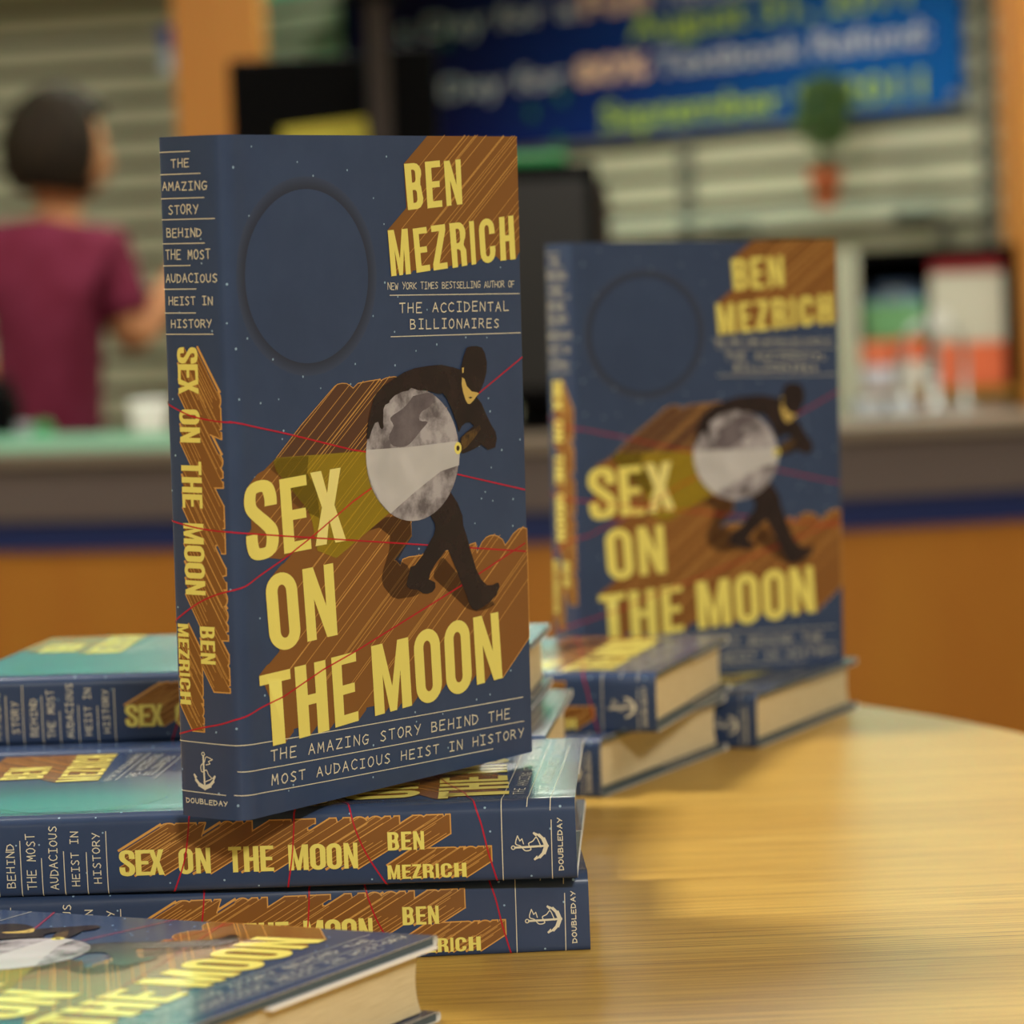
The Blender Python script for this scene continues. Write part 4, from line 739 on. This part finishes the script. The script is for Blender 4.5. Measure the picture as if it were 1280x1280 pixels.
# card on the slat wall
q = at(210, 60, 8.36)
o = thing('price_card', 'small blue and white card hanging by the left orange column', 'card', q)
b = bmesh.new(); box(b, -.018, .018, -.0015, .0015, -.005, .055); new_obj('blue_half', b, mat('card_blue', (40, 78, 178), .5), o)
b = bmesh.new(); box(b, -.018, .018, -.0015, .0015, -.06, -.006); new_obj('white_half', b, mat('card_white', (186, 206, 226), .5), o)
b = bmesh.new(); tube(b, [(0, .003, .05), (0, 8.5-.3*(q.x+.98)-q.y, .05)], .003, 8); new_obj('peg', b, M_steel, o)

# ------------------------------------------------------------------ goods behind the counter on the right
# a low black cabinet against the right, with shelves and goods
def rect(px0, py0, px1, py1, Y):
    a = at(px0, py0, Y); c_ = at(px1, py1, Y); return a.x, c_.x, c_.z, a.z   # x0,x1,z0,z1
Yc = 7.0
x0_, x1_, z0_, z1_ = rect(1060, 313, 1285, 520, Yc+.1)
cab = thing('display_cabinet', 'open black display cabinet with an amber shelf edge behind the counter at the right', 'cabinet', ((x0_+x1_)/2, Yc+.1, FLOOR))
hw = (x1_-x0_)/2; tz = z1_-FLOOR
b = bmesh.new(); box(b, -hw, hw, .36, .38, 0, tz); new_obj('back_panel', b, M_blk, cab)
for s_ in (-1, 1):
    b = bmesh.new(); box(b, min(s_*hw, s_*(hw-.018)), max(s_*hw, s_*(hw-.018)), -.004 if s_ < 0 else 0, .359, 0, tz); new_obj('side_panel', b, M_blk if s_ > 0 else mat('pale_side_panel', (176, 178, 156), .6), cab)
b = bmesh.new(); box(b, -hw+.019, hw-.019, 0, .359, tz-.015, tz); new_obj('top_panel', b, M_blk, cab)
zsh = at(1150, 489, Yc).z-FLOOR
b = bmesh.new(); box(b, -hw+.019, hw-.019, 0, .359, zsh-.016, zsh); shf = new_obj('shelf_board', b, M_blk, cab)
b = bmesh.new(); box(b, -hw+.019, hw-.019, -.006, -.0005, zsh-.02, zsh+.001); new_obj('shelf_edge', b, mat('amber_edge', (150, 112, 28), .5), cab)
zs2 = at(1150, 458, Yc).z-FLOOR
zlow = at(1150, 545, Yc).z-FLOOR
b = bmesh.new(); box(b, -hw+.019, hw-.019, 0, .359, zlow-.016, zlow); new_obj('shelf_board', b, M_blk, cab)
def goods(name, label, cat, px0, py0, px1, py1, Y, parts, depth=.08, group=None, base=None):
    """boxy goods with stacked coloured parts: parts = [(part name, colour, from, to)] as fractions of height"""
    a0, a1, c0_, c1_ = rect(px0, py0, px1, py1, Y)
    if base is not None: c0_ = base
    o = thing(name, label, cat, ((a0+a1)/2, Y, c0_), group=group); hw_ = (a1-a0)/2; hh = c1_-c0_
    for pn, col, f0, f1 in parts:
        b = bmesh.new(); box(b, -hw_, hw_, 0, depth, hh*f0+(.0004 if f0 else 0), hh*f1, bev=min(.004, hh*(f1-f0)*.2)); new_obj(pn, b, mat(pn+'_'+name, col, .55), o)
    return o
zsa = zsh+FLOOR+.001
goods('literature_board', 'large white board with a red header and orange foot inside the display cabinet', 'board', 1162, 323, 1258, 452, Yc+.122, [('foot_band', (214, 104, 62), 0, .34), ('white_field', (190, 190, 172), .34, .88), ('red_header', (150, 24, 34), .88, 1)], .012, base=zsa)
goods('storage_box', 'blue storage box behind the green bag in the display cabinet', 'box', 1096, 354, 1150, 440, Yc+.24, [('carton', (60, 84, 140), 0, .8), ('lid', (96, 124, 168), .8, 1)], .07, base=zsa)
goods('snack_carton', 'orange and white carton under the green bag in the display cabinet', 'carton', 1076, 428, 1118, 486, Yc+.118, [('white_base', (190, 190, 198), 0, .5), ('orange_top', (214, 112, 72), .5, 1)], .08, base=zsa)
goods('snack_carton', 'orange and white carton directly right of its twin, below the green bag', 'carton', 1121, 424, 1158, 486, Yc+.118, [('white_base', (206, 202, 188), 0, .55), ('orange_top', (224, 104, 58), .55, 1)], .08, base=zsa)
# green bag standing on the two cartons
a0, a1, c0_, c1_ = rect(1080, 378, 1160, 426, Yc+.118)
zc = at(1140, 424, Yc+.118).z+.001
o = thing('gift_bag', 'green bag with blue tissue standing on the orange cartons', 'bag', ((a0+a1)/2, Yc+.155, zc)); hw_ = (a1-a0)/2
b = bmesh.new(); vs = box(b, -hw_*.92, hw_*.92, -.025, .025, 0, .075, bev=.004)
for v_ in b.verts:
    if v_.co.z > .05: v_.co.x *= 1.08
new_obj('bag_body', b, mat('bag_green', (96, 150, 98), .6), o)
b = bmesh.new(); rg = random.Random(5)
for i in range(16):
    x_ = rg.uniform(-hw_*.8, hw_*.8); b.faces.new([b.verts.new(p) for p in ((x_-.012, rg.uniform(-.02, .02), .06), (x_+.012, rg.uniform(-.02, .02), .06), (x_+rg.uniform(-.01, .01), rg.uniform(-.02, .02), .1))])
new_obj('tissue_paper', b, mat('tissue_blue', (130, 160, 190), .7), o)
b = bmesh.new(); tube(b, [(-.02, -.027, .07), (-.014, -.029, .1), (.014, -.029, .1), (.02, -.027, .07)], .002, 6); new_obj('handle', b, mat('bag_cord', (190, 200, 190), .6), o)
# trays and boxes in the lower bay
zl = zlow+FLOOR+.001
for i, (p0, p1, col, lab) in enumerate(((1082, 1120, (206, 150, 126), 'pinkish box low in the display cabinet, at its left side'), (1126, 1168, (214, 138, 108), 'salmon box low in the display cabinet, right of the pinkish box'), (1176, 1262, (172, 152, 142), 'wide greyish pink box low in the display cabinet, beside the orange column'))):
    goods('stock_box', lab, 'box', p0, 500, p1, 545, Yc+.118, [('carton', col, 0, .75), ('lid', tuple(min(255, c__+12) for c__ in col), .75, 1)], .1, 'boxes in the bottom bay of the cabinet', base=zl)
# bent steel rack on the counter
o = thing('wire_rack', 'bent steel tube rack standing on the counter in front of the display cabinet', 'rack', ctop(1165, 6.35))
for dx in (-.02, .032):
    b = bmesh.new(); k = 6.35/4237
    tube(b, [(dx-.03, 0, .006), (dx-.03, 0, .11), (dx-.022, 0, .145), (dx, 0, .168), (dx+.022, 0, .145), (dx+.03, 0, .11), (dx+.03, 0, .006)], .0065, 10)
    new_obj('hoop', b, M_steel, o, True)
b = bmesh.new(); box(b, -.08, .08, -.03, .03, 0, .008, bev=.002); new_obj('base', b, M_steel, o)
b = bmesh.new(); tube(b, [(.02, -.008, .17), (.02, .008, .17)], .02, 20); new_obj('round_tag', b, mat('tag_white', (214, 216, 208), .5), o)
for px, lab in ((1085, 'pale blue grey tray on the counter nearest the standing book'), (1124, 'pale blue grey tray on the counter right of its twin')):
    q = ctop(px, 6.3); o = thing('paper_tray', lab, 'tray', q, group='trays on the counter')
    b = bmesh.new(); box(b, -.026, .026, -.05, .05, 0, .004); 
    for s_ in (-1, 1): box(b, min(s_*.026, s_*.023), max(s_*.026, s_*.023), -.05, .05, .004, .03)
    box(b, -.023, .023, .047, .05, .004, .03); new_obj('tray', b, mat('tray_blue_grey', (150, 164, 176), .5), o)
    b = bmesh.new(); box(b, -.021, .021, -.047, .045, .0045, .024); new_obj('papers', b, mat('paper_pale', (190, 196, 200), .8), o)

# ------------------------------------------------------------------ person behind the counter
YP = 7.0
def pp(px, py, dy=0): return at(px, py, YP+dy)
def skinned(name, pts, edges, m, parent, sub=2, origin=None):
    me = bpy.data.meshes.new(name); me.from_pydata([tuple(Vector(p[0])-origin) for p in pts], edges, []); me.materials.append(m)
    o = bpy.data.objects.new(name, me); C.objects.link(o); o.parent = parent
    md = o.modifiers.new('skin', 'SKIN'); md.use_smooth_shade = True
    for i, p in enumerate(pts):
        r = p[1]; me.skin_vertices[0].data[i].radius = r if isinstance(r, tuple) else (r, r)
    me.skin_vertices[0].data[0].use_root = True
    s_ = o.modifiers.new('sub', 'SUBSURF'); s_.levels = sub; s_.render_levels = sub
    return o
M_skin = mat('skin_tone', (176, 122, 84), .6, .2)
M_shirt = mat('maroon_cotton', (108, 40, 62), .9, .1, noise=((14, 14, 14), (92, 28, 46), .35, .65))
M_hair = mat('dark_brown_hair', (44, 34, 22), .7, .15, noise=((60, 60, 16), (22, 16, 12), .35, .65))
M_trou = mat('dark_trousers', (34, 34, 42), .9)
hip = pp(62, 600); 
org = Vector((hip.x, hip.y, FLOOR))
per = thing('person', 'person in a maroon shirt seen from behind, working behind the sales counter', 'person', org)
chest = pp(62, 400); upc = pp(58, 325); nk = pp(72, 275, .02); hd0 = pp(77, 243, .03)
shR = pp(132, 322, .0); elR = pp(166, 436, -.02); wrR = pp(220, 350, .10); haR = pp(240, 318, .14)
shL = pp(-32, 318, .0); elL = pp(-62, 440, .06); wrL = pp(-20, 470, .26); haL = pp(2, 466, .33)
knR = Vector((hip.x+.09, hip.y, FLOOR+.44)); anR = Vector((hip.x+.09, hip.y+.02, FLOOR+.07)); knL = Vector((hip.x-.09, hip.y, FLOOR+.44)); anL = Vector((hip.x-.09, hip.y+.02, FLOOR+.07))
hipc = hip
P_ = [(hipc, (.15, .10)), (chest, (.135, .095)), (upc, (.12, .09)), (nk, .05), (hd0, .048), (shR, .058), (elR, .046), (wrR, .030), (haR, .028),
      (shL, .055), (elL, .037), (wrL, .025), (haL, .028), (knR, .06), (anR, .04), (knL, .06), (anL, .04), (anR+Vector((.01, .12, -.035)), .03), (anL+Vector((-.01, .12, -.035)), .03)]
E_ = [(0, 1), (1, 2), (2, 3), (3, 4), (2, 5), (5, 6), (6, 7), (7, 8), (2, 9), (9, 10), (10, 11), (11, 12), (0, 13), (13, 14), (0, 15), (15, 16), (14, 17), (16, 18)]
# fingers rooted in each palm
def fingers(base, d, side, idx):
    d = d.normalized(); s_ = side.normalized(); up_ = d.cross(s_).normalized()
    for k, ln in enumerate((.062, .072, .068, .055)):
        o_ = base+s_*(.020*(k-1.5))+d*.02; i0 = len(P_)
        P_.append((o_, .009)); P_.append((o_+d*ln*.55+up_*.006, .0085)); P_.append((o_+d*ln*.9+up_*.022, .007)); E_.extend([(idx, i0), (i0, i0+1), (i0+1, i0+2)])
    i0 = len(P_); o_ = base+s_*.032-d*.01
    P_.append((o_, .010)); P_.append((o_+s_*.02+d*.035, .009)); E_.extend([(idx, i0), (i0, i0+1)])
fingers(haR, haR-wrR, Vector((0, 1, .2)), 8); fingers(haL, haL-wrL, Vector((0, .3, 1)), 12)
body = skinned('body', P_, E_, M_skin, per, 1, org)
# head: shaped sphere with a nose, brow and chin; turned to the right
hc = pp(79, 192, .03)
b = bmesh.new(); bmesh.ops.create_uvsphere(b, u_segments=32, v_segments=24, radius=1)
for v_ in b.verts:
    x, y, z = v_.co                     # face looks along +x before turning
    fx = .094*x; fy = .078*y; fz = .118*z
    if x > 0:
        fx *= 1-.12*max(0, z)           # sloping forehead
        if z < -.3: fy *= 1+.45*(z+.3); fx *= 1+.12*(z+.3)
        if abs(y) < .2 and -.28 < z < .22: fx += .022*(1-abs(y)/.2)*(1-abs(z+.1)/.3) if abs(z+.1) < .3 else 0
        if .1 < abs(y) < .5 and .02 < z < .25: fx -= .007
        if abs(y) < .3 and -.48 < z < -.36: fx += .006
    v_.co = (fx, fy, fz)
HR = Matrix.Rotation(math.radians(28), 4, 'Z')
bmesh.ops.transform(b, matrix=Matrix.Translation(hc-org) @ HR @ Matrix.Rotation(math.radians(8), 4, 'Y'), verts=b.verts)
head = new_obj('head', b, M_skin, per, True)
for s_ in (-1, 1):
    b = bmesh.new(); bmesh.ops.create_uvsphere(b, u_segments=12, v_segments=8, radius=1)
    bmesh.ops.transform(b, matrix=Matrix.Translation(hc-org) @ HR @ Matrix.Translation((.0, s_*.073, -.012)) @ Matrix.Diagonal((.018, .008, .03, 1)), verts=b.verts)
    new_obj('ear', b, M_skin, per, True)
    b = bmesh.new(); bmesh.ops.create_uvsphere(b, u_segments=12, v_segments=8, radius=.011)
    bmesh.ops.transform(b, matrix=Matrix.Translation(hc-org) @ HR @ Matrix.Translation((.074, s_*.028, .012)), verts=b.verts)
    new_obj('eye', b, mat('eye_dark', (40, 30, 26), .2), per, True)
b = bmesh.new(); tube(b, [(.088, -.02, -.052), (.093, 0, -.05), (.088, .02, -.052)], .004, 8)
bmesh.ops.transform(b, matrix=Matrix.Translation(hc-org) @ HR @ Matrix.Rotation(math.radians(8), 4, 'Y'), verts=b.verts); new_obj('mouth', b, mat('lips', (160, 84, 76), .5), per, True)
# hair: cap of locks over crown and back, down to the collar
b = bmesh.new(); bmesh.ops.create_uvsphere(b, u_segments=48, v_segments=32, radius=1)
dele = []
for v_ in b.verts:
    x, y, z = v_.co
    lock = 1+.03*math.sin(14*math.atan2(y, x)+4*z)
    if x > .42-.1*z and z < .62 or (z < -.72): dele.append(v_)
    v_.co = (.120*x*lock-.010, .101*y*lock, .132*z*lock+.008)
bmesh.ops.delete(b, geom=dele, context='VERTS')
r_ = bmesh.ops.solidify(b, geom=list(b.faces), thickness=.012)
bmesh.ops.transform(b, matrix=Matrix.Translation(hc-org) @ HR @ Matrix.Rotation(math.radians(8), 4, 'Y'), verts=b.verts)
new_obj('hair', b, M_hair, per, True)
# shirt: torso and short sleeves
cuR = shR.lerp(elR, .72); cuL = shL.lerp(elL, .82)
SP = [(hipc+Vector((0, 0, -.02)), (.168, .12)), (chest, (.165, .12)), (upc, (.145, .11)), (nk+Vector((0, 0, -.022)), (.07, .062)), (shR+Vector((0, 0, .0)), .078), (shR.lerp(elR, .5), .070), (cuR, .062), (shL, .072), (shL.lerp(elL, .5), .06), (cuL, .052)]
SE = [(0, 1), (1, 2), (2, 3), (2, 4), (4, 5), (5, 6), (2, 7), (7, 8), (8, 9)]
skinned('shirt', SP, SE, M_shirt, per, 2, org)
TP = [(hipc+Vector((0, 0, -.03)), (.16, .115)), (knR+Vector((0, 0, .25)), .09), (knR, .072), (anR+Vector((0, 0, .02)), .058), (knL+Vector((0, 0, .25)), .09), (knL, .072), (anL+Vector((0, 0, .02)), .058)]
skinned('trousers', TP, [(0, 1), (1, 2), (2, 3), (0, 4), (4, 5), (5, 6)], M_trou, per, 2, org)

# ------------------------------------------------------------------ lighting: ceiling panels of the shop, plus added fills for the back walls
M_lamp = mat('panel_diffuser', (240, 240, 230), .6, emis=((1, .93, .80), 6))
M_frame = mat('panel_frame', (215, 212, 200), .5)
def panel(x, y, w, l, power, col=(1, .955, .87)):
    o = thing('ceiling_light', 'unseen flat ceiling light panel above the shop floor', 'ceiling light', (x, y, CEIL-.02), group='ceiling light panels')
    b = bmesh.new(); box(b, -w/2, w/2, -l/2, l/2, .0, .006); new_obj('diffuser', b, M_lamp, o)
    b = bmesh.new()
    for q in ((-w/2-.03, -w/2, -l/2-.03, l/2+.03), (w/2, w/2+.03, -l/2-.03, l/2+.03), (-w/2, w/2, -l/2-.03, -l/2), (-w/2, w/2, l/2, l/2+.03)): box(b, *q, -.004, .018)
    new_obj('frame', b, M_frame, o)
    la = bpy.data.lights.new('panel_lamp', 'AREA'); la.shape = 'RECTANGLE'; la.size = w; la.size_y = l; la.energy = power; la.color = col
    lo = bpy.data.objects.new('panel_lamp', la); C.objects.link(lo); lo.location = (x, y, CEIL-.03)
panel(-1.05, 1.95, .6, .35, 56)
panel(1.7, .6, .6, 1.2, 8)
panel(.7, -2.6, .45, .45, 185)
panel(-1.9, -2.4, .6, .6, 24)
panel(1.3, 4.2, 1.2, .6, 18)
panel(-2.0, 5.4, 1.2, .6, 34)  # added fill that brightens the lower part of the left slat wall
panel(.2, 6.4, 1.2, .5, 22)
panel(-.35, 8.1, 1.0, .4, 42)  # added fill that brightens the banner and the slats behind it
panel(1.5, 5.6, 1.2, .5, 16)
w = bpy.data.worlds.new('world'); bpy.context.scene.world = w; w.use_nodes = True
w.node_tree.nodes['Background'].inputs[0].default_value = (.9, .85, .75, 1); w.node_tree.nodes['Background'].inputs[1].default_value = .12


# ------------------------------------------------------------------ camera
cam = bpy.data.cameras.new('camera'); co = bpy.data.objects.new('camera', cam); C.objects.link(co)
p_, r_ = CAM['p'], CAM['r']
fwd = Vector((0, math.cos(p_), -math.sin(p_))); R0 = Vector((1, 0, 0)); U0 = Vector((0, math.sin(p_), math.cos(p_)))
Rx = R0*math.cos(r_)+U0*math.sin(r_); Ux = U0*math.cos(r_)-R0*math.sin(r_)
mw = Matrix((Rx, Ux, -fwd)).transposed().to_4x4(); mw.translation = (0, 0, CAM['c']); co.matrix_world = mw
cam.sensor_width = 36; cam.sensor_fit = 'HORIZONTAL'; cam.lens = CAM['f']/1280*36; cam.shift_y = CAM['cy']/1280
cam.clip_start = .05; cam.clip_end = 60
cam.dof.use_dof = True; cam.dof.focus_distance = 1.245; cam.dof.aperture_fstop = 10.8; cam.dof.aperture_blades = 0
sc = bpy.context.scene; sc.camera = co
sc.view_settings.view_transform = 'Standard'; sc.view_settings.look = 'None'; sc.view_settings.exposure = 0; sc.view_settings.gamma = 1
sc.view_settings.use_curve_mapping = False
